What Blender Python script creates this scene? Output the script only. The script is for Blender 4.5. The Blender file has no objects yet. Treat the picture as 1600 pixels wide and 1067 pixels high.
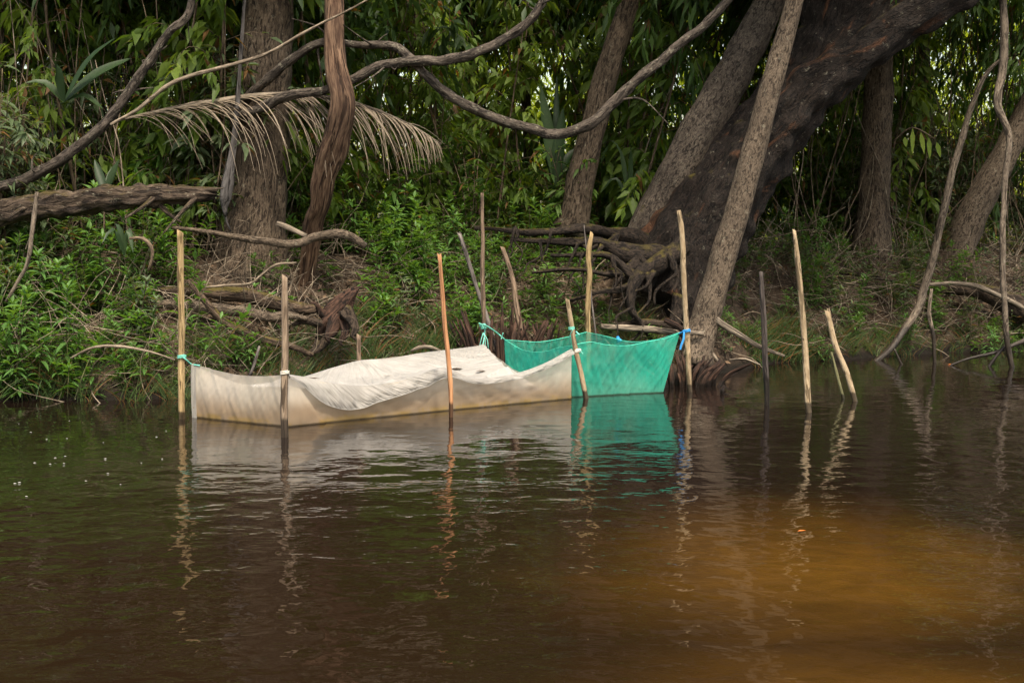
import bpy, math, random
import numpy as np
from mathutils import Vector, noise as mnoise

random.seed(11)
RNG = np.random.default_rng(11)
scn = bpy.context.scene
COL = scn.collection

# ------------------------------------------------------------------ camera
F_PX, CX, CY, CAM_H = 2222.0, 800.0, 533.5, 1.6
PITCH = math.atan(155.5 / F_PX)
cam_d = bpy.data.cameras.new('camera')
cam_d.sensor_width = 36.0
cam_d.lens = F_PX / 1600.0 * 36.0
cam_d.clip_start, cam_d.clip_end = 0.1, 2000
cam = bpy.data.objects.new('camera', cam_d)
cam.location = (0, 0, CAM_H)
cam.rotation_euler = (math.pi / 2 - PITCH, 0, 0)
COL.objects.link(cam)
scn.camera = cam


def W(px, py, d):
    """point of the place measured off the photograph, at ground distance d"""
    a, b = (px - CX) / F_PX, (CY - py) / F_PX
    t = d / (math.cos(PITCH) + b * math.sin(PITCH))
    return Vector((a * t, d, CAM_H + t * (-math.sin(PITCH) + b * math.cos(PITCH))))


def PXW(w, d):
    return w * d / F_PX


# ------------------------------------------------------------------ terrain
SH = [(-120, 11), (-30, 12.5), (-9, 13.7), (-5.07, 14.15), (-3.56, 14.5), (-2.4, 15.1), (-1.5, 15.9), (-.3, 16.6), (.8, 16.95),
      (1.9, 16.75), (2.6, 17.3), (3.4, 18.6), (5.4, 20.0), (7.5, 20.9), (12, 22), (40, 26), (120, 30)]
SHX = np.array([p[0] for p in SH], float)
SHY = np.array([p[1] for p in SH], float)


def shore(x):
    return float(np.interp(x, SHX, SHY)) + 0.10 * math.sin(x * 2.3) + 0.06 * math.sin(x * 5.1 + 1)


def ground(x, y):
    u = y - shore(x)
    if u < 0:
        z = max(-1.2, 0.55 * u)
    elif u < 2.7:
        z = 1.42 * (1 - (1 - u / 2.7) ** 1.55)
    else:
        z = 1.42 + 0.012 * (u - 2.7)
    k = min(1.0, max(0.0, u / 0.5))
    n = mnoise.noise(Vector((x * .9, y * .9, 3))) * .16 + mnoise.noise(Vector((x * 2.7, y * 2.7, 9))) * .07
    return z + n * k


def at_bank(px, u):
    y = 17.0
    for _ in range(14):
        x = (px - CX) / F_PX * y
        y = .5 * y + .5 * (shore(x) + u)
    x = (px - CX) / F_PX * y
    return Vector((x, y, ground(x, y)))


# ------------------------------------------------------------------ tagging
def tag(o, label=None, cat=None, group=None, kind=None):
    if label: o['label'] = label
    if cat: o['category'] = cat
    if group: o['group'] = group
    if kind: o['kind'] = kind
    return o


def empty(name, loc=(0, 0, 0), rz=0.0):
    o = bpy.data.objects.new(name, None)
    o.empty_display_size = .1
    o.location = loc
    o.rotation_euler = (0, 0, rz)
    COL.objects.link(o)
    return o


def link_mesh(name, me, parent=None, mats=()):
    for m in mats:
        me.materials.append(m)
    o = bpy.data.objects.new(name, me)
    COL.objects.link(o)
    if parent is not None:
        o.parent = parent
    return o


# ------------------------------------------------------------------ mesh builders
class MB:
    def __init__(s):
        s.v, s.f, s.n, s.tint, s.bark, s.mi = [], [], 0, [], [], []

    def add(s, verts, faces, tint=None, bark=None, mi=0):
        verts = np.asarray(verts, float)
        s.v.append(verts)
        for f in faces:
            s.f.append([i + s.n for i in f])
            s.mi.append(mi)
        s.tint.append(np.full(len(verts), .5) if tint is None else np.broadcast_to(np.asarray(tint, float), (len(verts),)))
        s.bark.append(verts if bark is None else np.asarray(bark, float))
        s.n += len(verts)

    def mesh(s, name, origin=(0, 0, 0), smooth=True):
        me = bpy.data.meshes.new(name)
        v = np.concatenate(s.v) - np.array(origin, float)
        sizes = np.array([len(f) for f in s.f], np.int32)
        loops = np.fromiter((i for f in s.f for i in f), np.int32)
        me.vertices.add(len(v)); me.vertices.foreach_set('co', v.astype(np.float32).ravel())
        me.loops.add(len(loops)); me.loops.foreach_set('vertex_index', loops)
        me.polygons.add(len(sizes))
        st = np.zeros(len(sizes), np.int32); st[1:] = np.cumsum(sizes)[:-1]
        me.polygons.foreach_set('loop_start', st)
        me.polygons.foreach_set('loop_total', sizes)
        me.polygons.foreach_set('use_smooth', np.full(len(sizes), smooth))
        me.polygons.foreach_set('material_index', np.array(s.mi, np.int32))
        a = me.attributes.new('tint', 'FLOAT', 'POINT')
        a.data.foreach_set('value', np.concatenate(s.tint).astype(np.float32))
        b = me.attributes.new('bark', 'FLOAT_VECTOR', 'POINT')
        b.data.foreach_set('vector', np.concatenate(s.bark).astype(np.float32).ravel())
        me.update(calc_edges=True)
        me.validate()
        return me


def catmull(pts, vals, step):
    """smooth resample of a path; vals rides along"""
    P = [np.array(p, float) for p in pts]
    if len(P) == 2:
        P = [P[0], (P[0] + P[1]) / 2, P[1]]
        vals = [vals[0], (vals[0] + vals[1]) / 2, vals[1]]
    Pe = [2 * P[0] - P[1]] + P + [2 * P[-1] - P[-2]]
    out, ov = [], []
    for i in range(1, len(Pe) - 2):
        p0, p1, p2, p3 = Pe[i - 1:i + 3]
        n = max(2, int(np.linalg.norm(p2 - p1) / step))
        for k in range(n):
            t = k / n
            out.append(.5 * ((2 * p1) + (-p0 + p2) * t + (2 * p0 - 5 * p1 + 4 * p2 - p3) * t * t + (-p0 + 3 * p1 - 3 * p2 + p3) * t ** 3))
            ov.append(vals[i - 1] * (1 - t) + vals[i] * t)
    out.append(P[-1]); ov.append(vals[-1])
    return np.array(out), np.array(ov)


def tube(mb, pts, rad, seg=10, step=.08, rough=.12, flute=0.0, nfl=5, wob=0.0, seed=0, mi=0, tint=None, jag=0.0, nscale=3.0, cut=0.0, smoothpath=True):
    """a limb: tapered, knobbly, with closed ends; jag makes a splintered end"""
    if smoothpath:
        P, R = catmull(pts, list(rad), step)
    else:
        P, R = np.array(pts, float), np.array(rad, float)
    n = len(P)
    T = np.gradient(P, axis=0)
    T /= np.linalg.norm(T, axis=1)[:, None] + 1e-9
    ref = np.array((0, 0, 1.0)) if abs(T[0][2]) < .8 else np.array((0, 1.0, 0))
    u = np.cross(T[0], ref); u /= np.linalg.norm(u)
    L = 0
    verts, bark = [], []
    for i in range(n):
        if i:
            L += np.linalg.norm(P[i] - P[i - 1])
            u = u - T[i] * np.dot(u, T[i]); u /= np.linalg.norm(u) + 1e-9
        w = np.cross(T[i], u)
        c = P[i]
        if wob:
            c = c + np.array(mnoise.noise_vector(Vector((L * 1.7, seed * 7.1, 0)))) * wob
        for k in range(seg):
            th = 2 * math.pi * k / seg
            cs, sn = math.cos(th), math.sin(th)
            r = R[i]
            q = mnoise.noise(Vector((cs * nscale * .5 + seed, sn * nscale * .5, L * nscale)))
            r *= 1 + rough * q * 1.6
            if flute:
                r *= 1 + flute * math.sin(nfl * th + seed + 1.2 * mnoise.noise(Vector((L * .6, seed, 2))) * 3)
            e = 0
            if jag and i == n - 1:
                e = jag * (random.random())
            if cut and i == n - 1:
                e = cut * cs * R[i]
            verts.append(c + (u * cs + w * sn) * r + T[i] * e)
            bark.append((cs * R[i] + seed, sn * R[i], L))
    faces = []
    for i in range(n - 1):
        for k in range(seg):
            k2 = (k + 1) % seg
            faces.append((i * seg + k, i * seg + k2, (i + 1) * seg + k2, (i + 1) * seg + k))
    b0, b1 = len(verts), len(verts) + 1
    verts.append(P[0]); bark.append((seed, 0, 0))
    verts.append(P[-1] - T[-1] * (jag * .3)); bark.append((seed, 0, L))
    for k in range(seg):
        k2 = (k + 1) % seg
        faces.append((b0, k2, k))
        faces.append((b1, (n - 1) * seg + k, (n - 1) * seg + k2))
    mb.add(verts, faces, tint, bark, mi)


def unit(a):
    return a / (np.linalg.norm(a, axis=-1, keepdims=True) + 1e-9)


def leaves(mb, pos, dirs, ups, L, Wd, fold=.25, droop=.25, tint=None, mi=0, fine=True):
    """many separate leaves: lanceolate blades folded on the midrib, drooping at the tip"""
    pos, dirs, ups = np.asarray(pos, float), unit(np.asarray(dirs, float)), np.asarray(ups, float)
    N = len(pos)
    if N == 0: return
    L = np.broadcast_to(np.asarray(L, float), (N,))[:, None]
    Wd = np.broadcast_to(np.asarray(Wd, float), (N,))[:, None]
    side = unit(np.cross(dirs, ups))
    nrm = unit(np.cross(side, dirs))
    dz = np.array((0, 0, -1.0))

    def at(s):
        return pos + dirs * L * s + dz * (droop * L * s * s)
    if fine:
        rows = [(.32, .95), (.66, .72)]
        vs = [at(0.0)]
        for s, w in rows:
            c = at(s)
            vs += [c - side * Wd * .5 * w + nrm * Wd * fold * w, c, c + side * Wd * .5 * w + nrm * Wd * fold * w]
        vs.append(at(1.0))
        V = np.stack(vs, 1)
        pat = [(0, 2, 1), (0, 3, 2), (1, 2, 5, 4), (2, 3, 6, 5), (4, 5, 7), (5, 6, 7)]
        m = 8
    else:
        c = at(.45)
        V = np.stack([at(0.0), c - side * Wd * .5 + nrm * Wd * fold, c, c + side * Wd * .5 + nrm * Wd * fold, at(1.0)], 1)
        pat = [(0, 2, 1), (0, 3, 2), (1, 2, 4), (2, 3, 4)]
        m = 5
    if tint is None:
        tint = RNG.random(N)
    tv = np.repeat(tint, m)
    faces = [tuple(i * m + k for k in p) for i in range(N) for p in pat]
    mb.add(V.reshape(-1, 3), faces, tv, None, mi)


def ribbon(mb, pts, wid, nrm=(0, 0, 1), tint=.5, mi=0, fold=.2):
    P = np.array(pts, float)
    T = unit(np.gradient(P, axis=0))
    S = unit(np.cross(T, np.array(nrm, float)))
    U = np.cross(S, T)
    wid = np.array(wid)[:, None]
    V = np.stack([P - S * wid * .5 + U * wid * fold, P, P + S * wid * .5 + U * wid * fold], 1).reshape(-1, 3)
    f = []
    for i in range(len(P) - 1):
        for k in range(2):
            f.append((i * 3 + k, i * 3 + k + 1, i * 3 + 4 + k, i * 3 + 3 + k))
    mb.add(V, f, tint, None, mi)


# ------------------------------------------------------------------ materials
def new_mat(name):
    m = bpy.data.materials.new(name)
    m.use_nodes = True
    nt = m.node_tree
    nt.nodes.clear()
    return m, nt


class NT:
    def __init__(s, nt): s.nt = nt

    def n(s, t, **kw):
        nd = s.nt.nodes.new(t)
        for k, v in kw.items():
            if k in ('inp',):
                for i, val in v.items():
                    nd.inputs[i].default_value = val
            else:
                setattr(nd, k, v)
        return nd

    def l(s, a, b): s.nt.links.new(a, b)

    def math(s, op, a, b=None, c=None, clamp=False):
        nd = s.nt.nodes.new('ShaderNodeMath'); nd.operation = op; nd.use_clamp = clamp
        for i, v in enumerate((a, b, c)):
            if v is None: continue
            if isinstance(v, (int, float)): nd.inputs[i].default_value = v
            else: s.l(v, nd.inputs[i])
        return nd.outputs[0]

    def mix(s, fac, a, b, blend='MIX'):
        nd = s.nt.nodes.new('ShaderNodeMix'); nd.data_type = 'RGBA'; nd.blend_type = blend
        for i, v in ((0, fac), (6, a), (7, b)):
            if isinstance(v, (int, float)): nd.inputs[i].default_value = v
            elif isinstance(v, (tuple, list)): nd.inputs[i].default_value = (*v[:3], 1)
            else: s.l(v, nd.inputs[i])
        return nd.outputs[2]

    def ramp(s, fac, stops):
        nd = s.nt.nodes.new('ShaderNodeValToRGB')
        e = nd.color_ramp.elements
        while len(e) < len(stops): e.new(.5)
        for q, (p, c) in zip(e, stops):
            q.position = p
            q.color = (*c, 1) if len(c) == 3 else c
        s.l(fac, nd.inputs[0])
        return nd.outputs[0]

    def noise(s, vec, scale, detail=3, rough=.55, dist=0.0, out=0):
        nd = s.n('ShaderNodeTexNoise', inp={'Scale': scale, 'Detail': detail, 'Roughness': rough, 'Distortion': dist})
        if vec is not None: s.l(vec, nd.inputs['Vector'])
        return nd.outputs[out]

    def mapping(s, vec, scale=(1, 1, 1), loc=(0, 0, 0)):
        nd = s.n('ShaderNodeMapping')
        nd.inputs['Scale'].default_value = scale
        nd.inputs['Location'].default_value = loc
        s.l(vec, nd.inputs['Vector'])
        return nd.outputs[0]

    def smooth(s, v, a, b):
        nd = s.n('ShaderNodeMapRange', interpolation_type='SMOOTHSTEP', inp={'From Min': a, 'From Max': b})
        s.l(v, nd.inputs['Value'])
        return nd.outputs[0]


def leaf_mat(name, c_dark, c_mid, c_light, trans=.35, tcol=None, rough=.5, spec=.35, dry=0.0):
    m, nt = new_mat(name); g = NT(nt)
    at = g.n('ShaderNodeAttribute', attribute_name='tint')
    oi = g.n('ShaderNodeObjectInfo')
    v = g.math('ADD', g.math('MULTIPLY', at.outputs['Fac'], .75), g.math('MULTIPLY', oi.outputs['Random'], .25))
    col = g.ramp(v, [(0.0, c_dark), (.5, c_mid), (1.0, c_light)])
    if dry:
        k = g.math('GREATER_THAN', g.math('FRACT', g.math('MULTIPLY', at.outputs['Fac'], 37.7)), 1 - dry)
        col = g.mix(k, col, (.16, .085, .03))
    geo = g.n('ShaderNodeNewGeometry')
    nz = g.noise(geo.outputs['Position'], 30, 2)
    col = g.mix(.35, col, g.mix(nz, (.0, .0, .0), (2, 2, 2)), 'MULTIPLY')
    p = g.n('ShaderNodeBsdfPrincipled', inp={'Roughness': rough, 'Specular IOR Level': spec})
    g.l(col, p.inputs['Base Color'])
    t = g.n('ShaderNodeBsdfTranslucent')
    tc = g.mix(1.0, col, tcol or (1.9, 1.75, .55), 'MULTIPLY')
    g.l(tc, t.inputs['Color'])
    mx = g.n('ShaderNodeMixShader', inp={0: trans})
    g.l(p.outputs[0], mx.inputs[1]); g.l(t.outputs[0], mx.inputs[2])
    o = g.n('ShaderNodeOutputMaterial'); g.l(mx.outputs[0], o.inputs[0])
    return m


def bark_mat(name, c_dark, c_light, scale=1.0, stretch=.16, moss=0.0, lichen=0.0, bump=.02, wet=0.0, patch=None, rough=.85, mosscol=(.075, .06, .012)):
    m, nt = new_mat(name); g = NT(nt)
    at = g.n('ShaderNodeAttribute', attribute_name='bark').outputs['Vector']
    geo = g.n('ShaderNodeNewGeometry')
    pos = geo.outputs['Position']
    sv = g.mapping(at, (scale, scale, scale * stretch))
    n1 = g.noise(sv, 26, 5, .65, .6)
    n2 = g.noise(sv, 75, 4, .6)
    n3 = g.noise(pos, 2.3, 4, .6)
    v = g.math('ADD', g.math('MULTIPLY', n1, .65), g.math('MULTIPLY', n2, .35))
    v = g.smooth(v, .38, .64)
    crack = g.smooth(g.noise(g.mapping(at, (scale, scale, scale * stretch * .8), (5, 3, 1)), 17, 3, .6, 1.0), .40, .47)
    col = g.mix(v, c_dark, c_light)
    col = g.mix(crack, tuple(c * .45 for c in c_dark), col)
    big = g.smooth(n3, .35, .65)
    col = g.mix(g.math('MULTIPLY', big, .45), col, g.mix(.5, c_dark, (0.02, .015, .012)))
    if patch:
        k = g.smooth(g.noise(g.mapping(at, (1, 1, .35)), 3.1, 4, .65, .8), .56, .66)
        col = g.mix(k, col, g.mix(v, tuple(c * .45 for c in patch), patch))
    if lichen:
        k = g.math('MULTIPLY', g.smooth(g.noise(pos, 13, 5, .7), .60 - .1 * lichen, .72 - .1 * lichen), g.smooth(n2, .42, .6))
        col = g.mix(g.math('MULTIPLY', k, .6), col, (.30, .28, .21))
    if moss:
        nz = g.n('ShaderNodeSeparateXYZ'); g.l(geo.outputs['Normal'], nz.inputs[0])
        k = g.math('ADD', nz.outputs['Z'], g.math('MULTIPLY', g.math('SUBTRACT', g.noise(pos, 5, 4, .6), .5), 2.6))
        k = g.smooth(k, 1.0 - moss, 1.6 - moss)
        col = g.mix(g.math('MULTIPLY', k, .85), col, g.mix(n2, tuple(c * .5 for c in mosscol), tuple(c * 1.7 for c in mosscol)))
    z = g.n('ShaderNodeSeparateXYZ'); g.l(pos, z.inputs[0])
    rg = rough
    p = g.n('ShaderNodeBsdfPrincipled', inp={'Roughness': rough, 'Specular IOR Level': .25})
    if wet:
        zz = g.math('ADD', z.outputs['Z'], g.math('MULTIPLY', g.math('SUBTRACT', n3, .5), .08))
        k = g.smooth(zz, wet * 1.15, wet * .85)
        col = g.mix(k, col, g.mix(.82, col, (.012, .009, .007)))
        rn = g.math('SUBTRACT', rough, g.math('MULTIPLY', k, .45)); g.l(rn, p.inputs['Roughness'])
    g.l(col, p.inputs['Base Color'])
    b = g.n('ShaderNodeBump', inp={'Strength': .9, 'Distance': bump})
    g.l(g.math('ADD', g.math('ADD', g.math('MULTIPLY', n1, 1.1), g.math('MULTIPLY', n2, .4)), g.math('MULTIPLY', crack, .5)), b.inputs['Height'])
    g.l(b.outputs[0], p.inputs['Normal'])
    o = g.n('ShaderNodeOutputMaterial'); g.l(p.outputs[0], o.inputs[0])
    return m


def net_mat(name, col, see, stain=None, stain_z=(.22, .0), yellow=0.0, wear=0.0, translucent=.45, crease=False):
    m, nt = new_mat(name); g = NT(nt)
    geo = g.n('ShaderNodeNewGeometry')
    pos = geo.outputs['Position']
    z = g.n('ShaderNodeSeparateXYZ'); g.l(pos, z.inputs[0])
    n = g.noise(pos, 3.2, 5, .6)
    n2 = g.noise(pos, 14, 4, .6)
    nv = g.noise(g.mapping(pos, (1, 1, .25)), 9, 3, .6)
    c = g.mix(g.smooth(n, .3, .7), col, tuple(x * .80 for x in col))
    c = g.mix(g.math('MULTIPLY', g.smooth(nv, .45, .75), .3), c, tuple(min(1, x * 1.2) for x in col))
    if wear:
        c = g.mix(g.math('MULTIPLY', g.smooth(g.noise(pos, 3.4, 5, .6, .6), .42, .72), wear), c, (.40, .50, .38))
    see_v = None
    if stain:
        zz = g.math('ADD', z.outputs['Z'], g.math('MULTIPLY', g.math('SUBTRACT', n, .5), .22))
        k = g.smooth(zz, stain_z[0], stain_z[1])
        c = g.mix(g.math('MULTIPLY', k, .8), c, g.mix(n2, stain, tuple(x * 1.5 for x in stain)))
        if yellow:
            zy = g.math('ADD', z.outputs['Z'], g.math('MULTIPLY', g.math('SUBTRACT', n2, .5), .07))
            k2 = g.math('MULTIPLY', g.smooth(zy, .07, .015), g.smooth(n, .42, .56))
            c = g.mix(g.math('MULTIPLY', k2, yellow), c, (.46, .29, .035))
        k3 = g.smooth(z.outputs['Z'], .022, .004)
        c = g.mix(g.math('MULTIPLY', k3, .85), c, (.05, .04, .025))
        see_v = g.math('MULTIPLY', g.math('SUBTRACT', 1.0, g.math('MULTIPLY', k, .55)), see)
    d = g.n('ShaderNodeBsdfDiffuse'); g.l(c, d.inputs['Color'])
    t = g.n('ShaderNodeBsdfTranslucent'); g.l(c, t.inputs['Color'])
    mx = g.n('ShaderNodeMixShader', inp={0: translucent}); g.l(d.outputs[0], mx.inputs[1]); g.l(t.outputs[0], mx.inputs[2])
    tr = g.n('ShaderNodeBsdfTransparent', inp={0: (1, 1, 1, 1)})
    m2 = g.n('ShaderNodeMixShader', inp={0: see})
    # looking along the weave closes it up: fewer holes at grazing angles
    lw = g.n('ShaderNodeLayerWeight', inp={0: .35})
    sv = see_v if see_v is not None else see
    s2 = g.math('MULTIPLY', g.math('SUBTRACT', 1.0, g.math('MULTIPLY', lw.outputs['Facing'], .75)), sv)
    g.l(s2, m2.inputs[0])
    g.l(mx.outputs[0], m2.inputs[1]); g.l(tr.outputs[0], m2.inputs[2])
    b = g.n('ShaderNodeBump', inp={'Strength': .35, 'Distance': .012}); g.l(nv, b.inputs['Height'])
    if crease:
        at = g.n('ShaderNodeAttribute', attribute_name='bark').outputs['Vector']
        cr = []
        for sc_, off in (((5, 1, 1), (0, 0, 0)), ((11, 1.6, 1), (3, 1, 2))):
            q = g.noise(g.mapping(at, sc_, off), 1.0, 3, .5, .3)
            cr.append(g.math('POWER', g.math('SUBTRACT', 1.0, g.math('MULTIPLY', g.math('ABSOLUTE', g.math('SUBTRACT', q, .5)), 4.5, clamp=True)), 3.0))
        hh = g.math('ADD', g.math('ADD', cr[0], g.math('MULTIPLY', cr[1], .55)), g.math('MULTIPLY', nv, .2))
        g.l(hh, b.inputs['Height']); b.inputs['Strength'].default_value = .8; b.inputs['Distance'].default_value = .014
    g.l(b.outputs[0], d.inputs['Normal'])
    o = g.n('ShaderNodeOutputMaterial'); g.l(m2.outputs[0], o.inputs[0])
    return m


def plain_mat(name, col, rough=.7, var=.3, scale=40, trans=0.0):
    m, nt = new_mat(name); g = NT(nt)
    geo = g.n('ShaderNodeNewGeometry')
    n = g.noise(geo.outputs['Position'], scale, 3)
    c = g.mix(n, tuple(x * (1 - var) for x in col), tuple(min(1, x * (1 + var)) for x in col))
    p = g.n('ShaderNodeBsdfPrincipled', inp={'Roughness': rough, 'Specular IOR Level': .3}); g.l(c, p.inputs['Base Color'])
    o = g.n('ShaderNodeOutputMaterial'); g.l(p.outputs[0], o.inputs[0])
    return m


M = {}
M['herb'] = leaf_mat('leaf_fresh_green', (.035, .080, .018), (.075, .165, .036), (.15, .27, .065), .35)
M['shrub'] = leaf_mat('leaf_shrub', (.018, .042, .010), (.055, .115, .021), (.13, .22, .046), .45, dry=.04)
M['light'] = leaf_mat('leaf_yellowish', (.040, .075, .012), (.10, .165, .024), (.20, .27, .05), .5, dry=.04)
M['grey'] = leaf_mat('leaf_grey_green', (.035, .058, .024), (.075, .110, .050), (.14, .18, .09), .3, dry=.07)
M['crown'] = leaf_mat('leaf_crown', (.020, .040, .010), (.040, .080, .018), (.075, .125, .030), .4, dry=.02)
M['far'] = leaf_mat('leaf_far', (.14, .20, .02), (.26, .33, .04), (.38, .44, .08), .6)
M['grass'] = leaf_mat('grass_blade', (.028, .056, .016), (.052, .095, .026), (.12, .15, .05), .3, dry=.14)
M['straw'] = leaf_mat('dry_frond', (.085, .064, .044), (.17, .132, .092), (.28, .225, .165), .15, (1, 1, 1), .6)
M['litter'] = leaf_mat('leaf_litter', (.035, .020, .010), (.085, .050, .026), (.20, .13, .075), .1, (1, 1, 1), .7)
M['yellowleaf'] = leaf_mat('leaf_yellow_green', (.16, .26, .02), (.22, .32, .03), (.30, .38, .04), .5)
M['big'] = leaf_mat('leaf_broad', (.013, .030, .010), (.025, .052, .017), (.045, .078, .028), .3)
M['stem'] = bark_mat('green_stem', (.05, .06, .02), (.13, .13, .05), 2, bump=.003)
M['cane'] = bark_mat('dry_cane', (.08, .055, .035), (.24, .18, .12), 2, bump=.004)
M['twig'] = bark_mat('dead_twig', (.12, .092, .064), (.38, .31, .23), 2, bump=.003)
M['t_brown'] = bark_mat('bark_brown', (.060, .042, .028), (.185, .140, .098), 1.8, .28, moss=.15, lichen=.2, bump=.03)
M['t_dead'] = bark_mat('bark_dead_red', (.060, .032, .020), (.26, .165, .105), 1.0, .10, bump=.03)
M['t_grey'] = bark_mat('bark_grey', (.050, .039, .030), (.145, .117, .090), 1.7, .55, moss=.35, lichen=.25, bump=.025)
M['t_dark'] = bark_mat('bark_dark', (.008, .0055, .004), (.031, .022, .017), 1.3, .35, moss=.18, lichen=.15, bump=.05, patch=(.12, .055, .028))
M['t_tan'] = bark_mat('bark_tan', (.075, .055, .038), (.200, .155, .112), 2.0, .5, lichen=.3, bump=.015)
M['vine'] = bark_mat('bark_vine', (.035, .027, .021), (.120, .098, .078), 1.5, .3, lichen=.6, bump=.015)
M['t_sheath'] = bark_mat('dry_sheath', (.04, .036, .034), (.13, .12, .115), 1.0, .1, bump=.02)
M['moss'] = bark_mat('driftwood_mossy', (.035, .022, .014), (.150, .105, .070), 1.4, .25, moss=.65, bump=.03)
M['logmoss'] = bark_mat('log_rotten', (.030, .020, .014), (.125, .092, .064), 1.2, .2, moss=.35, lichen=.4, bump=.04, mosscol=(.06, .045, .012))
M['drift'] = bark_mat('driftwood_pale', (.10, .08, .06), (.34, .28, .21), 1.2, .10, bump=.012)
M['root'] = bark_mat('root_brown', (.022, .015, .010), (.100, .072, .050), 1.6, .4, moss=.3, bump=.03)
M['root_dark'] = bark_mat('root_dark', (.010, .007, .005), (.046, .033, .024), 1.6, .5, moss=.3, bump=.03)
M['rot'] = bark_mat('rotten_stump', (.018, .010, .007), (.105, .055, .036), 1.3, .07, bump=.03, wet=.06)
M['p_straw'] = bark_mat('pole_straw', (.24, .165, .075), (.48, .35, .18), 1.6, .12, bump=.004, wet=.07)
M['p_grey'] = bark_mat('pole_grey_brown', (.15, .105, .07), (.31, .235, .165), 1.6, .1, bump=.004, wet=.15)
M['p_red'] = bark_mat('pole_red_split', (.36, .165, .075), (.56, .30, .15), 1.6, .05, bump=.003, wet=.13)
M['p_pale'] = bark_mat('pole_pale', (.26, .19, .11), (.46, .36, .235), 1.4, .2, bump=.006, wet=.09)
M['p_dark'] = bark_mat('pole_dark', (.045, .036, .032), (.13, .108, .095), 1.6, .12, bump=.005, wet=.28)
M['p_brown'] = bark_mat('pole_brown', (.14, .095, .065), (.30, .215, .15), 1.6, .12, bump=.004, wet=.05)
M['p_steel'] = bark_mat('pole_weathered', (.10, .085, .078), (.24, .21, .19), 1.6, .1, bump=.004, wet=.08)
M['p_green'] = bark_mat('pole_greenish', (.10, .10, .045), (.21, .20, .10), 1.6, .1, bump=.003, wet=.05)
M['sapling'] = bark_mat('bark_sapling', (.09, .07, .052), (.25, .20, .15), 1.6, .25, lichen=.4, bump=.006, wet=.45)
M['cutend'] = plain_mat('cut_wood', (.50, .38, .22), .8)
M['netwall'] = net_mat('net_white_wall', (.90, .81, .69), .48, (.24, .155, .08), (.33, .06), .5)
M['netcover'] = net_mat('net_white_cover', (.58, .56, .525), .26, translucent=.38, crease=True)
M['netgreen'] = net_mat('net_green', (.055, .64, .47), .50, (.10, .34, .25), (.22, -.02), 0, wear=.30, translucent=.55)
M['nethem'] = plain_mat('net_green_hem', (.07, .50, .37), .8)
M['rope'] = plain_mat('rope_turquoise', (.16, .52, .42), .7)
M['ropeblue'] = plain_mat('rope_blue', (.03, .25, .60), .6)
M['ropewhite'] = plain_mat('rope_white', (.62, .58, .50), .8)
M['plastic'] = plain_mat('plastic_grey', (.10, .105, .115), .5)

# ------------------------------------------------------------------ ground material
m, nt = new_mat('bank_soil'); g = NT(nt)
geo = g.n('ShaderNodeNewGeometry'); pos = geo.outputs['Position']
n1 = g.noise(pos, 1.6, 6, .65); n2 = g.noise(pos, 22, 5, .65); n3 = g.noise(pos, 90, 3)
c = g.mix(g.smooth(n1, .35, .65), (.036, .025, .017), (.105, .072, .048))
c = g.mix(g.smooth(n2, .45, .7), c, (.15, .108, .075))
c = g.mix(g.math('MULTIPLY', g.smooth(n3, .5, .75), .6), c, (.018, .012, .008))
z = g.n('ShaderNodeSeparateXYZ'); g.l(pos, z.inputs[0])
c = g.mix(g.smooth(z.outputs['Z'], .22, .03), c, (.012, .009, .006))
p = g.n('ShaderNodeBsdfPrincipled', inp={'Roughness': .9, 'Specular IOR Level': .2}); g.l(c, p.inputs['Base Color'])
b = g.n('ShaderNodeBump', inp={'Strength': 1.0, 'Distance': .06}); g.l(g.math('ADD', n2, g.math('MULTIPLY', n3, .4)), b.inputs['Height']); g.l(b.outputs[0], p.inputs['Normal'])
o = g.n('ShaderNodeOutputMaterial'); g.l(p.outputs[0], o.inputs[0])
M['soil'] = m

# ------------------------------------------------------------------ water material
m, nt = new_mat('tannin_water'); g = NT(nt)
geo = g.n('ShaderNodeNewGeometry'); pos = geo.outputs['Position']
sp = g.n('ShaderNodeSeparateXYZ'); g.l(pos, sp.inputs[0])
flat = g.n('ShaderNodeCombineXYZ'); g.l(sp.outputs['X'], flat.inputs[0]); g.l(sp.outputs['Y'], flat.inputs[1])
fp = flat.outputs[0]
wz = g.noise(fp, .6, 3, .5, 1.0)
# sunlit amber glow over shallows, painted into the body colour, right of the boat
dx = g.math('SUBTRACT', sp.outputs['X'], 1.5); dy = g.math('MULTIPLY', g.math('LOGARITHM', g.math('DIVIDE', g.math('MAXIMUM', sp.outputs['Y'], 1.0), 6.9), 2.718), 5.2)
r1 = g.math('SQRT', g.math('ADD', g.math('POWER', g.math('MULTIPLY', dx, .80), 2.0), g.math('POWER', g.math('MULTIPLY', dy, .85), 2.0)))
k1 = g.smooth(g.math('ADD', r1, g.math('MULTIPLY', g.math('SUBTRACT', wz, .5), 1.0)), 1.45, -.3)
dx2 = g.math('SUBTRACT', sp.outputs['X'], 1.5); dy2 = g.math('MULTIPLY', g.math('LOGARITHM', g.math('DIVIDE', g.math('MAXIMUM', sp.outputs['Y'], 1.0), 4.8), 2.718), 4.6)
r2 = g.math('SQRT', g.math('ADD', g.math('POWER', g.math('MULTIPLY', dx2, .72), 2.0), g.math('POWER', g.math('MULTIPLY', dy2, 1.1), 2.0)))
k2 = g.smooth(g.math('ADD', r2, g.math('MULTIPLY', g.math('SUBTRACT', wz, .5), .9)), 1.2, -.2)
kk = g.math('MULTIPLY', g.math('MAXIMUM', k1, g.math('MULTIPLY', k2, .8)), g.math('ADD', .55, g.math('MULTIPLY', .9, g.noise(fp, 2.6, 5, .65, 1.4))))
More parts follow.
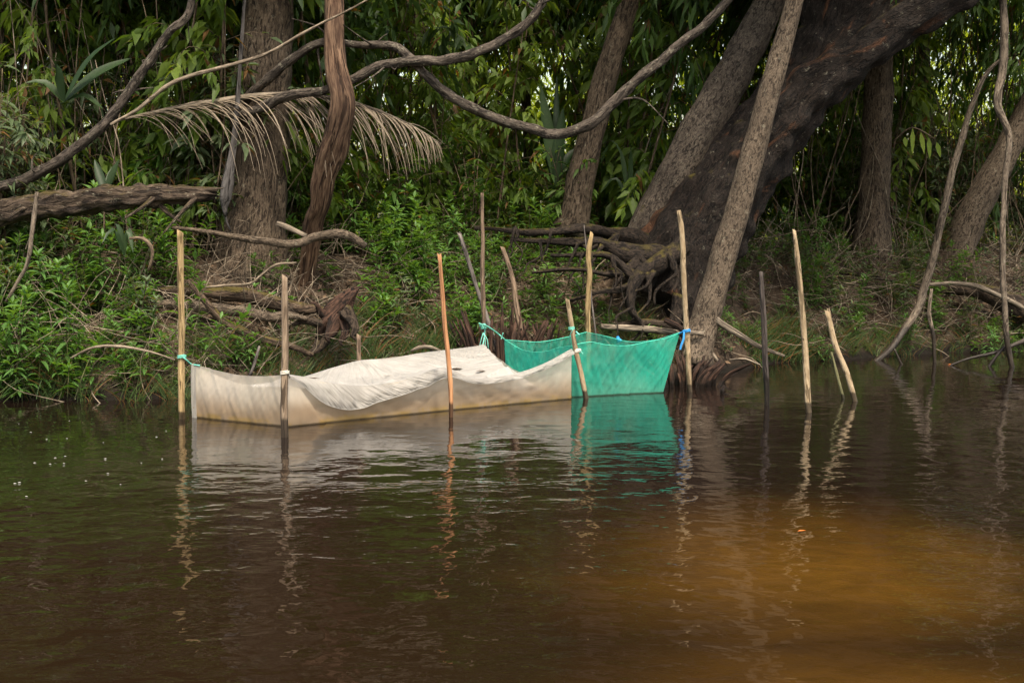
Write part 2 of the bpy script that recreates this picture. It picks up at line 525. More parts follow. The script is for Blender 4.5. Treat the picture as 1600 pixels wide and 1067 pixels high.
near = g.smooth(sp.outputs['Y'], 12.0, 5.0)
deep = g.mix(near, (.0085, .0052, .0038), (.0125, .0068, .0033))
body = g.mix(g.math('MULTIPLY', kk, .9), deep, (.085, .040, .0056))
# ripples (heights in metres), stronger in wind streaks
wv = g.noise(g.mapping(fp, (.22, .9, 1)), 1.0, 2, .5)
streak = g.smooth(wv, .42, .62)
s1 = g.noise(g.mapping(fp, (.8, 1, 1)), 1.5, 2, .5)
s2 = g.noise(g.mapping(fp, (1, 1, 1), (3, 1, 0)), 4.2, 2, .45, .3)
s3 = g.noise(g.mapping(fp, (.6, 1, 1), (7, 5, 0)), 15, 2, .5, .3)
h = g.math('ADD', g.math('MULTIPLY', s1, .020), g.math('MULTIPLY', s2, .0125))
px_ = g.math('MULTIPLY', g.math('ADD', sp.outputs['X'], 1.0), .55); py_ = g.math('MULTIPLY', g.math('SUBTRACT', sp.outputs['Y'], 9.15), 3.2)
gust = g.smooth(g.math('ADD', g.math('SQRT', g.math('ADD', g.math('MULTIPLY', px_, px_), g.math('MULTIPLY', py_, py_))), g.math('MULTIPLY', g.math('SUBTRACT', wv, .5), 1.2)), 1.0, .3)
streak = g.math('ADD', streak, g.math('MULTIPLY', gust, 1.6))
h = g.math('ADD', h, g.math('MULTIPLY', s3, g.math('ADD', .0011, g.math('MULTIPLY', streak, .0022))))
calm = g.math('SUBTRACT', 1.0, g.math('MULTIPLY', g.smooth(sp.outputs['Y'], 8.8, 11.8), .58))
h = g.math('MULTIPLY', h, calm)
b = g.n('ShaderNodeBump', inp={'Strength': 1.0, 'Distance': 1.0}); g.l(h, b.inputs['Height'])
p = g.n('ShaderNodeBsdfPrincipled', inp={'Roughness': .03, 'IOR': 1.333, 'Specular IOR Level': .5})
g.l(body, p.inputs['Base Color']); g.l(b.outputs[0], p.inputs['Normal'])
o = g.n('ShaderNodeOutputMaterial'); g.l(p.outputs[0], o.inputs[0])
M['water'] = m


# ------------------------------------------------------------------ setting
def axis(a, b, fine0, fine1, step):
    lo = list(np.geomspace(1, abs(fine0 - a) + 1, 14)[::-1] - 1)
    hi = list(np.geomspace(1, abs(b - fine1) + 1, 14) - 1)
    return [fine0 - q for q in lo[:-1]] + list(np.arange(fine0, fine1, step)) + [fine1 + q for q in hi]


xs = axis(-160, 160, -10, 13, .14)
ys = axis(-60, 190, 12, 27, .14)
mb = MB()
V = [(x, y, ground(x, y) if y > 5 else -1.2) for y in ys for x in xs]
nx = len(xs)
Fs = [(j * nx + i, j * nx + i + 1, (j + 1) * nx + i + 1, (j + 1) * nx + i) for j in range(len(ys) - 1) for i in range(nx - 1)]
mb.add(V, Fs)
tag(link_mesh('bank_ground', mb.mesh('bank_ground'), None, [M['soil']]), kind='structure')

mb = MB()
mb.add([(-200, -120, 0), (200, -120, 0), (200, 40, 0), (-200, 40, 0)], [(0, 1, 2, 3)])
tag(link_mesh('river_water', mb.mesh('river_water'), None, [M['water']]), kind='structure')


# ------------------------------------------------------------------ limbs from pixel paths
def limb(mb, path, d, **kw):
    """path: (px, py, width px[, d])"""
    pts, rad = [], []
    for q in path:
        dd = q[3] if len(q) > 3 else d
        pts.append(W(q[0], q[1], dd)); rad.append(PXW(q[2], dd) / 2)
    tube(mb, pts, rad, **kw)
    return pts


def to_ground(pts_px, d):
    return pts_px


def thing_mesh(name, mb, mat, label, cat, origin, group=None):
    me = mb.mesh(name, origin)
    o = link_mesh(name, me, None, [mat] if not isinstance(mat, (list, tuple)) else mat)
    o.location = origin
    return tag(o, label, cat, group)


def part(name, mb, mat, root, origin):
    o = link_mesh(name, mb.mesh(name, origin), root, [mat] if not isinstance(mat, (list, tuple)) else mat)
    return o


# ------------------------------------------------------------------ crowns (shared meshes)
def crown_mesh(seed, rx, ry, rz, nclump, nleaf, L, gap=.2):
    rg = np.random.default_rng(seed)
    mb = MB()
    for _ in range(nclump):
        while True:
            c = rg.uniform(-1, 1, 3)
            q = np.linalg.norm(c)
            if .35 < q < 1: break
        c = c * np.array((rx, ry, rz))
        s = rg.uniform(.3, .62)
        n = int(nleaf * rg.uniform(.6, 1.3))
        # a few sprays per clump, leaves set along each
        k = 6
        sd = unit(rg.normal(size=(k, 3)) + np.array((0, 0, -.15)))
        which = rg.integers(0, k, n)
        t = rg.random(n)
        pos = c + sd[which] * (t * s)[:, None] + rg.normal(size=(n, 3)) * .07
        pos[:, 2] -= (t * t) * s * .35
        dirs = unit(sd[which] * .6 + rg.normal(size=(n, 3)) * .7 + np.array((0, 0, -.5)))
        ups = unit(rg.normal(size=(n, 3)) * .5 + np.array((0, 0, 1)))
        base = rg.uniform(0, .6)
        leaves(mb, pos, dirs, ups, L * rg.uniform(.7, 1.25, n), L * rg.uniform(.22, .36, n), .15, .25,
               np.clip(base + rg.uniform(0, .4, n), 0, 1), 0, False)
    return mb.mesh('crown_leaves')


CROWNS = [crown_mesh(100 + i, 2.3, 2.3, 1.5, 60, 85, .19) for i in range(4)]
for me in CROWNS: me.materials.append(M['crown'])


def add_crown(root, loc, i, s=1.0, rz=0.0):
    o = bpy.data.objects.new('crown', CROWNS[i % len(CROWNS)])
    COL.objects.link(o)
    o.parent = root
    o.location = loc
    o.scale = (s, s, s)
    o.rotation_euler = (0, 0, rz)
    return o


def tree(name, label, mat, path, d, crown=None, cs=1.0, seg=20, step=.09, extra=(), cat='tree', group=None, **kw):
    """trunk (and limbs) traced off the photo, continued above the frame, crown overhead"""
    base = W(path[0][0], path[0][1], path[0][3] if len(path[0]) > 3 else d)
    root = empty(name, base)
    tag(root, label, cat, group)
    mb = MB()
    pts = limb(mb, path, d, seg=seg, step=step, **kw)
    for e in extra:
        limb(mb, e, d, seg=max(8, seg - 6), step=step, **{**kw, 'seed': kw.get('seed', 0) + 3})
    part('trunk', mb, mat, root, base)
    if crown is not None:
        for j, (dx_, dy_, dz_) in enumerate(crown):
            t = pts[-1]
            add_crown(root, (t.x + dx_ - base.x, t.y + dy_ - base.y, t.z + dz_ - base.z), hash_i(name) + j, cs, j * 2.1 + seg)
    return root, base


def hash_i(s): return sum(ord(c) for c in s)


# --- the named trees
tree('tree', 'thick straight brown trunk behind the reddish dead trunk, left of centre', M['t_brown'],
     [(384, 475, 165), (388, 425, 132), (394, 372, 104), (402, 320, 92), (406, 250, 88), (408, 150, 86), (415, 60, 78), (422, 0, 74), (430, -140, 66), (436, -260, 50)], 17.0,
     [(0, .5, .6), (-1.6, .2, 0.1)], 1.1, 26, .08, flute=.035, nfl=7, rough=.10, seed=1)
tree('dead_tree', 'reddish dead trunk with twisted weathered wood, in front of the thick brown trunk', M['t_dead'],
     [(474, 462, 26, 17.0), (480, 425, 28, 16.9), (490, 350, 30, 16.6), (499, 320, 33, 16.45), (507, 270, 38, 16.25), (524, 215, 46, 16.05), (535, 165, 40), (526, 110, 36), (522, 60, 32), (522, 0, 28), (524, -80, 24), (530, -150, 12)], 15.9,
     None, 1, 18, .06, flute=.13, nfl=4, rough=.16, seed=4, jag=.15)
tree('tree', 'leaning brown trunk rising behind the low point of the looping vine', M['t_brown'],
     [(888, 365, 56), (900, 330, 44), (908, 280, 42), (928, 200, 40), (952, 100, 38), (985, 0, 34), (1010, -110, 28), (1030, -220, 20)], 19.2,
     [(0, .4, .3)], 1.0, 18, .1, flute=.04, rough=.10, seed=7)
tree('tree', 'thick grey leaning trunk just left of the great dark tree', M['t_grey'],
     [(1000, 400, 82), (1024, 345, 74), (1056, 280, 68), (1092, 215, 66), (1140, 125, 60), (1180, 50, 52), (1203, 0, 48), (1250, -110, 42), (1290, -220, 30)], 18.3,
     [(.2, .6, .4), (-1.8, .2, .5)], 1.1, 22, .09, flute=.03, rough=.09, seed=12)

# great dark tree: several fused stems, roots as parts
base5 = W(1075, 500, 17.8)
big = tag(empty('tree', base5), 'huge dark leaning tree of fused stems with mossy roots on the bank', 'tree')
mb = MB()
kw = dict(seg=40, step=.06, rough=.16, flute=.10, nscale=4.0)
limb(mb, [(1078, 530, 56, 17.5), (1084, 470, 80, 17.7), (1100, 400, 100, 17.9), (1140, 310, 104, 18.0), (1195, 222, 98, 18.1), (1255, 145, 92, 18.1), (1330, 85, 78, 18.1), (1400, 40, 68, 18.1), (1490, -10, 58, 18.1), (1620, -75, 52, 18.1), (1760, -140, 40, 18.1)], 18, seed=20, nfl=6, **kw)
limb(mb, [(998, 420, 46, 17.9), (1040, 372, 74, 18.0), (1090, 310, 92, 18.2), (1160, 232, 92, 18.3), (1236, 155, 92, 18.3), (1276, 82, 92, 18.3), (1300, 15, 86, 18.3), (1312, -60, 80, 18.3), (1330, -200, 50, 18.3)], 18, seed=23, nfl=5, **kw)
limb(mb, [(1040, 470, 60, 17.6), (1066, 410, 78, 17.8), (1108, 330, 92, 17.95), (1166, 240, 88, 18.1), (1234, 150, 84, 18.2), (1312, 65, 78, 18.2), (1368, 0, 74, 18.2), (1400, -90, 60, 18.2), (1420, -200, 40, 18.2)], 18, seed=26, nfl=5, **kw)
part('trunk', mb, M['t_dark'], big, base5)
ROOTS5 = [
    ([(1046, 392, 60, 18.0), (1000, 384, 44, 17.9), (955, 368, 30, 17.7), (915, 358, 22, 17.6), (870, 362, 16, 17.5), (800, 356, 11, 17.5), (740, 352, 7, 17.6)]),
    ([(1040, 410, 56, 17.8), (985, 404, 40, 17.6), (940, 386, 26, 17.4), (900, 382, 16, 17.35), (850, 378, 11, 17.4), (800, 372, 7, 17.5)]),
    ([(1030, 425, 50, 17.7), (1000, 442, 34, 17.4), (978, 430, 20, 17.2), (952, 402, 14, 17.2), (920, 396, 10, 17.25), (860, 398, 7, 17.3)]),
    ([(1064, 385, 44, 17.6), (1040, 400, 38, 17.4), (1008, 425, 34, 17.2), (992, 446, 26, 17.0), (988, 480, 16, 16.9), (1000, 510, 10, 16.9), (1012, 540, 8, 17.0)]),
    ([(1000, 440, 26, 17.2), (975, 452, 14, 17.0), (930, 456, 9, 17.0), (890, 470, 6, 17.1)]),
    ([(1066, 470, 40, 17.4), (1052, 510, 22, 17.2), (1062, 540, 12, 17.1), (1068, 565, 8, 17.1)]),
    ([(995, 415, 30, 17.5), (965, 425, 12, 17.2), (930, 428, 9, 17.1), (880, 420, 7, 17.1), (830, 425, 5, 17.15)]),
]
for i, r in enumerate(ROOTS5):
    r = [(q[0], q[1], q[2] * .78, q[3]) for q in r]
    mb = MB(); limb(mb, r, 17.5, seg=12, step=.05, rough=.38, wob=.07, flute=.12, nfl=3, seed=30 + i)
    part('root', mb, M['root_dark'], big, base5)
rq = random.Random(8)
for i in range(26):
    r = rq.choice(ROOTS5[:4]); k = rq.randrange(1, len(r) - 1)
    px, py, w_, d_ = r[k][0] + rq.uniform(-12, 12), r[k][1], r[k][2] * .3, r[k][3]
    path = [(px, py, max(5, w_))]
    for q in range(4):
        px += rq.gauss(-7, 12); py += rq.uniform(6, 26); path.append((px, py, max(1.5, path[-1][2] * .72)))
    mb = MB(); limb(mb, [(a, b__, c_, d_ - .12 - .05 * n_) for n_, (a, b__, c_) in enumerate(path)], d_, seg=7, step=.05, rough=.35, wob=.05, seed=400 + i)
    part('rootlet', mb, M['root_dark'], big, base5)
for j, (px, py) in enumerate(((1330, -230), (1460, -240), (1720, -190), (1200, -290))):
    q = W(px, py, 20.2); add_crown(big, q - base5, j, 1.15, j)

r6, b6 = tree('tree', 'slim tan trunk leaning in front of the great dark tree', M['t_tan'],
     [(1084, 572, 66, 16.9), (1090, 540, 54, 16.95), (1102, 500, 46, 17), (1122, 430, 42, 17), (1156, 320, 39, 17), (1182, 220, 37, 17), (1212, 110, 33, 17), (1242, 0, 28, 17), (1275, -130, 24, 17), (1300, -230, 18, 17)], 17,
     [(0, .3, .3)], .9, 20, .08, flute=.02, rough=.06, seed=40)
for i, r in enumerate(([(1108, 490, 16), (1122, 503, 11), (1150, 520, 10), (1180, 537, 8), (1206, 548, 6), (1226, 556, 3)],
                       [(1098, 538, 20), (1104, 548, 13), (1114, 556, 8), (1122, 566, 5)],
                       [(1076, 540, 22), (1066, 560, 12), (1058, 580, 7)])):
    mb = MB(); limb(mb, r, 16.9, seg=10, step=.04, rough=.15, wob=.02, seed=44 + i)
    part('root', mb, M['drift'], r6, b6)
tree('tree', 'upright brown trunk on the right bank, partly behind the great dark limb', M['t_brown'],
     [(1358, 440, 92), (1360, 405, 66), (1364, 340, 52), (1367, 250, 46), (1371, 150, 44), (1374, 60, 40), (1378, -40, 34), (1382, -140, 26)], 22.4,
     [(0, .4, .3)], 1.1, 18, .1, flute=.06, rough=.10, seed=50)
tree('tree', 'pale leaning trunk at the far right edge', M['t_tan'],
     [(1478, 440, 60), (1492, 405, 50), (1522, 330, 46), (1560, 262, 42), (1605, 175, 36), (1660, 60, 32), (1720, -80, 24)], 23,
     [(0, .4, .3)], 1.1, 18, .1, flute=.04, rough=.08, seed=54)
# background trunks between the named ones
for i, (a, c, d, w) in enumerate(((110, 98, 21, 26), (70, 58, 24, 20), (310, 330, 20, 34), (740, 735, 26, 20), (1010, 1060, 25, 22), (830, 815, 27, 16), (1450, 1440, 27, 22), (620, 610, 28, 18))):
    bp = at_bank(a, 5)
    tree('tree', ('dim slender trunk in the shade at far left', 'thin dim trunk deepest at the far left', 'dark stem close left of the thick brown trunk',
                  'thin dark trunk in the thicket behind the dead frond tip', 'dim trunk in the thicket between the two leaning trunks',
                  'thin trunk in the thicket above the lowest sag of the vine', 'dim trunk in the thicket left of the tall water sapling', 'thin trunk in the thicket right of the reddish dead trunk')[i],
         M['t_brown'], [(a, 400, w * 1.3), (a + (c - a) * .3, 250, w), (c, 0, w * .9), (c + (c - a) * .4, -160, w * .6)], d, [(0, .2, .2), (1.9, -1.6, -.3), (-1.8, -.9, .3), (.2, -2.6, .9), (-.4, 1.8, -.6)], 1.25, 10, .25, rough=.1, seed=60 + i)  # extra crowns out of frame, added to shade the thicket


# --- vines and hanging limbs
def vine(name, label, path, d, mat='vine', cat='vine', spurs=0, **kw):
    path = [(q[0], q[1], q[2] * (.78 if mat == 'vine' else 1)) + tuple(q[3:]) for q in path]
    mb = MB()
    k = dict(seg=14, step=.03, rough=.24, wob=.03, nscale=6.0)
    k.update(kw)
    pts = limb(mb, path, d, **k)
    if spurs:
        rs = random.Random(k.get('seed', 0))
        for _ in range(spurs):
            i = rs.randrange(len(path) - 1); f = rs.random()
            p = pts[i].lerp(pts[i + 1], f); r0 = PXW(path[i][2], d) / 2
            v = Vector((rs.gauss(0, 1), rs.gauss(-.3, .6), rs.gauss(.1, .8))).normalized()
            L = rs.uniform(.05, .16) if rs.random() < .6 else rs.uniform(.25, .7)
            q1 = p + v * L * .5 + Vector((rs.gauss(0, .03), 0, rs.gauss(0, .03))); q2 = q1 + (v + Vector((rs.gauss(0, .4), 0, rs.gauss(-.1, .4)))) * L * .5
            tube(mb, [p, q1, q2], [r0 * rs.uniform(.2, .4), r0 * .2, r0 * .08], seg=6, step=.04, rough=.2, seed=rs.random() * 9)
    return thing_mesh(name, mb, M[mat], label, cat, pts[0])


vine('vine', 'long knobbly vine that sags in a deep loop and climbs to the top right',
     [(372, 168, 20, 16.6), (410, 130, 18, 16.4), (455, 92, 17, 16.2), (505, 68, 18, 16.2), (560, 70, 15, 16.2), (612, 72, 16, 16.2), (640, 92, 18, 16.15), (668, 122, 19, 16.2), (716, 158, 19, 16.3), (775, 188, 19, 16.5), (830, 204, 20, 16.6), (872, 212, 20, 16.6), (910, 200, 20, 16.6), (950, 170, 21, 16.6), (1000, 122, 20, 16.6), (1050, 76, 17, 16.6), (1100, 42, 16, 16.6), (1145, -8, 16, 16.6), (1180, -60, 15, 16.6)], 16.4, seed=70, spurs=14)
vine('vine', 'upper vine crossing from the dead frond to the top edge at centre',
     [(362, 186, 20, 16.5), (400, 172, 19, 16.3), (450, 152, 19, 16.1), (505, 142, 18, 16.1), (550, 124, 17, 16.1), (590, 106, 18, 16.1), (640, 98, 20, 16.05), (700, 95, 19, 16.1), (760, 78, 18, 16.2), (808, 48, 18, 16.3), (838, 18, 17, 16.3), (856, -20, 17, 16.3), (870, -80, 15, 16.3)], 16.2, seed=71, spurs=10)
vine('branch', 'dark bare branch slanting across the top left corner',
     [(-60, 300, 22), (20, 288, 22), (75, 262, 21), (120, 228, 20), (170, 188, 20), (205, 140, 18), (232, 98, 17), (262, 52, 15), (284, 34, 15), (298, 10, 14), (306, -30, 13), (316, -90, 12)], 15.4, cat='branch', seed=72, spurs=16)
vine('branch', 'thin pale twig sweeping up from the left branch to the reddish dead trunk',
     [(172, 196, 5), (215, 170, 6), (260, 136, 7), (310, 114, 7), (372, 99, 6), (420, 84, 5), (470, 56, 5), (505, 36, 4), (545, 16, 3), (600, -14, 2)], 15.3, 'twig', 'branch', rough=.1, wob=.02, seg=7, seed=73)
vine('fallen_log', 'fallen rotten mossy log lying across the left bank',
     [(-60, 342, 30), (0, 333, 35), (60, 322, 38), (130, 314, 37), (200, 308, 34), (270, 303, 29), (322, 304, 20)], 15.3, 'logmoss', 'log', seg=24, rough=.34, jag=.2, seed=74, flute=.08, spurs=8)
# dry sheath hanging along the trunk
mb = MB()
limb(mb, [(385, -40, 5), (378, 60, 6), (372, 150, 7), (366, 215, 9), (361, 250, 13), (356, 285, 20), (352, 310, 19), (351, 325, 10), (352, 333, 7)], 16.25, seg=12, step=.04, rough=.2, flute=.28, nfl=4, seed=75, jag=.05)
limb(mb, [(352, 332, 4), (354, 346, 3), (361, 362, 2)], 16.25, seg=6, step=.04, seed=76)
thing_mesh('dry_sheath', mb, M['t_sheath'], 'grey dry hanging sheath on a dark strand beside the thick brown trunk', 'dead sheath', W(385, -40, 16.25))

# --- saplings and bare sticks rising from the water at the right
vine('sapling', 'bare crooked sapling bending down into the river at right',
     [(1345, 588, 8, 19.0), (1395, 540, 11, 19.4), (1428, 492, 12, 19.7), (1448, 440, 13, 20), (1462, 385, 12, 20), (1478, 310, 12, 20), (1498, 235, 11, 20), (1515, 175, 9, 20), (1532, 128, 8, 20), (1556, 98, 5, 20), (1575, 90, 3, 20)], 20, 'sapling', 'sapling', seg=9, rough=.1, wob=.03, seed=76)
vine('sapling', 'tall thin pale sapling standing in the water near the right edge',
     [(1588, 598, 7), (1574, 535, 9), (1570, 470, 9), (1566, 390, 10), (1570, 300, 9), (1574, 210, 10), (1560, 160, 13), (1570, 90, 13), (1568, 20, 12), (1562, -60, 11), (1560, -160, 8)], 18.2, 'sapling', 'sapling', seg=9, rough=.1, wob=.03, seed=77)
vine('stick', 'thin twisted stick hanging into the water right of the crooked sapling',
     [(1455, 452, 5), (1452, 490, 7), (1459, 530, 6), (1461, 590, 5)], 18.9, 'sapling', 'stick', seg=7, rough=.12, wob=.02, seed=78)
vine('stick', 'small forked twig standing in the water below the crooked sapling',
     [(1397, 545, 3), (1408, 568, 4), (1421, 588, 4)], 18.6, 'sapling', 'stick', seg=6, rough=.1, seed=79)
vine('stick', 'curved dark branch lying low over the water at the right edge',
     [(1482, 572, 3), (1510, 562, 4), (1550, 552, 6), (1590, 535, 7), (1640, 515, 8)], 18.4, 'p_dark', 'stick', seg=7, rough=.15, wob=.02, seed=80)
vine('stick', 'short dark stick poking from the water at the foot of the tall sapling',
     [(1535, 588, 4), (1552, 562, 6), (1572, 540, 5)], 18.3, 'p_dark', 'stick', seg=7, rough=.15, seed=81)
vine('fallen_log', 'dark log with a pale upper edge at the right edge of the bank',
     [(1420, 452, 10, 21.3), (1470, 448, 16, 21.3), (1530, 456, 24, 21.2), (1575, 474, 34, 21.1), (1640, 500, 40, 21), (1720, 520, 40, 21)], 21, 'root', 'log', seg=16, rough=.16, seed=82)
vine('branch', 'pale curved branch resting on the right edge log',
     [(1440, 446, 6), (1490, 443, 7), (1530, 448, 8), (1570, 466, 8), (1605, 486, 8)], 20.9, 'drift', 'branch', seg=8, rough=.12, wob=.02, seed=83)

# --- driftwood and roots on the left and middle bank
DW = [
    ('driftwood', 'mossy brown driftwood log, upper of the pair on the left bank', 'moss', 15.7, [(250, 452, 8), (300, 452, 16), (345, 459, 22), (390, 464, 24), (430, 474, 22), (470, 482, 20), (506, 484, 8)]),
    ('driftwood', 'grey weathered driftwood log, lower of the pair on the left bank', 'drift2', 15.45, [(185, 468, 8), (240, 474, 14), (279, 476, 16), (335, 483, 18), (380, 488, 18), (416, 496, 16), (450, 492, 14), (480, 498, 6)]),
    ('driftwood', 'mossy root slanting down to the grass behind the white pen', 'moss', 15.25, [(295, 436, 9), (324, 474, 11), (348, 502, 13), (398, 526, 14), (447, 538, 12), (490, 556, 6)]),
    ('branch', 'bent smooth branch with a blunt end above the driftwood', 'drift2', 16.2, [(270, 356, 6), (330, 364, 8), (375, 373, 10), (416, 378, 12), (462, 381, 13), (492, 371, 14), (520, 366, 15), (548, 370, 14), (571, 385, 10)]),
    ('branch', 'pale wavy twig above the mossy driftwood', 'twig', 15.4, [(310, 449, 3), (350, 446, 4), (391, 443, 4), (412, 428, 4), (432, 414, 4), (462, 411, 3)]),
    ('branch', 'broken splintered branch end beside the thick brown trunk', 'drift', 16.3, [(432, 350, 8), (452, 357, 9), (478, 370, 8)]),
    ('branch', 'thin pale branch reaching to the tallest straw pole', 'twig', 13.6, [(110, 560, 3), (135, 546, 4), (159, 541, 5), (189, 542, 5), (230, 549, 4), (273, 564, 3)]),
    ('branch', 'thin leaning stick in the grass behind the white end net', 'p_steel', 14.0, [(388, 588, 4), (396, 568, 5), (405, 540, 4)]),
    ('driftwood', 'small bleached bent branch behind the white pen cover', 'drift', 15.9, [(642, 548, 4), (655, 542, 6), (672, 543, 6), (690, 550, 3)]),
    ('driftwood', 'long pale stripped branch behind the green net', 'drift', 16.7, [(940, 509, 7), (980, 513, 10), (1020, 517, 11), (1062, 520, 9), (1100, 522, 6)]),
    ('driftwood', 'brown plank of driftwood behind the pale stripped branch', 'root', 17.0, [(965, 508, 6), (1000, 504, 12), (1040, 508, 12), (1075, 516, 6)]),
    ('driftwood', 'reddish broken limb under the slim tan trunk', 'rot', 16.6, [(1038, 500, 8), (1056, 508, 10), (1072, 520, 7)]),
    ('branch', 'short peeled branch lying at the waterline right of the slim tan trunk', 'drift', 16.9, [(1140, 563, 3), (1165, 561, 4), (1188, 570, 3)]),
    ('branch', 'curled dry stem arching over the left bank', 'cane', 14.6, [(202, 372, 4), (222, 372, 7), (236, 386, 7), (238, 404, 5), (232, 424, 3)]),
    ('branch', 'dark dangling branch with pale bark at the left edge', 'sapling', 14.2, [(58, 300, 6), (52, 360, 7), (44, 410, 7), (28, 440, 6), (10, 472, 5)]),
    ('branch', 'bowed brown branch crossing the foot of the upright right trunk', 'root', 21.2, [(1180, 410, 5), (1250, 420, 6), (1330, 428, 7), (1410, 440, 6), (1450, 446, 5)]),
]
M['drift2'] = M['t_tan']
for i, (nm, lb, mt, d, path) in enumerate(DW):
    vine(nm, lb, path, d, mt, 'branch' if nm == 'branch' else 'driftwood', seg=12 if path[2][2] > 8 else 7, rough=.2, wob=.02, seed=90 + i, step=.05)

# rotten upturned stump with splayed lobes
b = W(528, 530, 15.6)
root = tag(empty('stump', b), 'dark upturned rotten stump with a pointed spike and splayed pale roots', 'stump')
mb = MB()
limb(mb, [(500, 536, 16), (508, 514, 26), (524, 494, 32), (540, 474, 24), (552, 459, 14), (562, 449, 3)], 15.6, seg=18, step=.02, rough=.42, flute=.22, nfl=4, seed=110)
part('body', mb, M['rot'], root, b)
for i, e in enumerate(([(528, 500, 22, 15.5), (519, 516, 16, 15.38), (513, 528, 9, 15.3), (517, 536, 3, 15.3)], [(540, 486, 20, 15.5), (553, 500, 13, 15.4), (557, 514, 9, 15.33), (552, 524, 6, 15.3), (560, 530, 2, 15.3)],
                       [(508, 512, 18, 15.6), (492, 504, 11, 15.5), (476, 500, 7, 15.5), (456, 507, 3, 15.5)], [(506, 530, 16, 15.6), (495, 545, 9, 15.45), (476, 554, 4, 15.35)],
                       [(536, 505, 16, 15.5), (538, 520, 12, 15.4), (532, 534, 6, 15.35), (536, 540, 2, 15.35)], [(515, 500, 16, 15.6), (500, 488, 9, 15.55), (494, 476, 5, 15.5), (486, 472, 2, 15.5)])):
    mb = MB(); limb(mb, e, 15.5, seg=12, step=.02, rough=.5, flute=.35, nfl=2, wob=.02, seed=112 + i)
    part('root', mb, M['root'] if i in (1, 2, 3) else M['rot'], root, b)


# rotten palm stumps: clumps of splintered stubs at the waterline
def stub_clump(label, cx, d, half, base_z, hmin, hmax, n, seed, lean=0.0):
    rg = random.Random(seed)
    c = W(cx, 560, d); c.z = base_z
    mb = MB()
    for i in range(n):
        x = c.x + rg.gauss(0, .5) * half; y = c.y + rg.uniform(-.3, .3)
        hgt = rg.uniform(hmin, hmax) * (1 - .5 * abs(x - c.x) / (half * 1.3))
        r = rg.uniform(.012, .034)
        lx = (x - c.x) / half * .25 + lean + rg.gauss(0, .07)
        p0 = Vector((x, y, base_z - .15)); p1 = p0 + Vector((lx * .5, rg.gauss(0, .04), .15 + hgt * .5)); p2 = p0 + Vector((lx * 1.3, rg.gauss(0, .06), .15 + hgt))
        tube(mb, [p0, p1, p2], [r * 1.3, r, r * .5], seg=6, step=.07, rough=.3, seed=seed + i, jag=.06)
    return thing_mesh('stump', mb, M['rot'], label, 'stump', c)


stub_clump('dark rotten clump of splintered stubs behind the left corner of the green net', 778, 16.35, .50, .0, .35, .95, 60, 200)
stub_clump('dark splintered stub clump close behind the back rim of the green net', 846, 16.6, .38, .05, .3, .7, 40, 201)
stub_clump('dark splintered stub clump standing in the river right of the green net', 1075, 15.9, .42, -.05, .2, .42, 46, 202, .05)
mb = MB()
limb(mb, [(1128, 620, 5), (1128, 610, 8), (1131, 602, 3)], 14.9, seg=7, step=.02, rough=.3, seed=205)
limb(mb, [(1122, 618, 3), (1134, 617, 6), (1144, 619, 3)], 14.9, seg=7, step=.02, rough=.3, seed=206)
thing_mesh('stump', mb, M['rot'], 'tiny dark snag breaking the water right of the splintered clump', 'stump', W(1128, 620, 14.9))


# ------------------------------------------------------------------ stakes
def stake(label, mat, path, d, top='flat', seg=10, **kw):
    base = W(path[0][0], path[0][1], d)
    mb = MB()
    pth = [(path[0][0] + (path[0][0] - path[1][0]) * .12, path[0][1] + (path[0][1] - path[1][1]) * .12, path[0][2])] + list(path)
    limb(mb, pth, d, seg=seg, step=.05, rough=kw.pop('rough', .15), nscale=5.0, wob=kw.pop('wob', .010) * 1.6, seed=kw.pop('seed', 0), jag=.05 if top == 'jag' else 0, cut=.7 if top == 'cut' else 0)
    if top == 'cut':        # bare wood disc on the sawn end
        p = W(path[-1][0], path[-1][1], d)
    base.z = 0
    return thing_mesh('stake', mb, M[mat], label, 'stake', base)


stake('thick straw-yellow stake with a slanting cut top, left of the white pen', 'p_straw', [(284, 655, 11), (284, 560, 10.5), (283, 460, 10), (281, 362, 9.5)], 12.83, 'cut', 12, seed=300)
stake('grey brown stake at the near corner of the white pen', 'p_grey', [(446, 684, 12), (445, 600, 11.5), (445, 500, 11), (446, 432, 9.5)], 11.6, 'cut', 12, seed=301)
stake('reddish orange split stake in front of the white pen', 'p_red', [(705, 652, 7), (703, 600, 8.5), (695, 500, 8), (687, 404, 7)], 12.95, 'jag', 5, seed=302)
stake('tall thin brown rod behind the far corner of the white pen', 'p_brown', [(757, 596, 8), (755, 500, 7), (753, 400, 6.5), (753, 302, 5)], 15.55, 'flat', 8, wob=.012, seed=303)
stake('bent grey weathered stake slanting behind the tall thin brown rod', 'p_steel', [(788, 592, 7), (770, 522, 8), (750, 462, 7), (733, 410, 7), (718, 366, 6)], 16.4, 'jag', 8, wob=.01, seed=304)
stake('short leaning brown stake standing on the bank behind the rotten clump', 'p_brown', [(812, 512, 10), (802, 445, 8), (785, 386, 7)], 16.9, 'cut', 9, wob=.012, seed=305)
stake('pale thin stake leaning where the white and green nets meet', 'p_pale', [(915, 624, 8), (903, 560, 8), (893, 505, 7.5), (886, 467, 6)], 14.5, 'cut', 9, seed=306)
stake('knobbly yellow stake at the back rim of the green net', 'p_straw', [(921, 600, 9), (918, 500, 9), (921, 430, 8.5), (919, 400, 9), (925, 363, 6)], 16.35, 'cut', 9, wob=.012, seed=307)
stake('crooked stake with a bent dark tip at the right corner of the green net', 'p_pale', [(1079, 613, 9), (1073, 520, 9), (1068, 430, 8.5), (1067, 390, 9), (1064, 355, 8), (1060, 330, 6)], 15.15, 'flat', 9, wob=.012, seed=308)
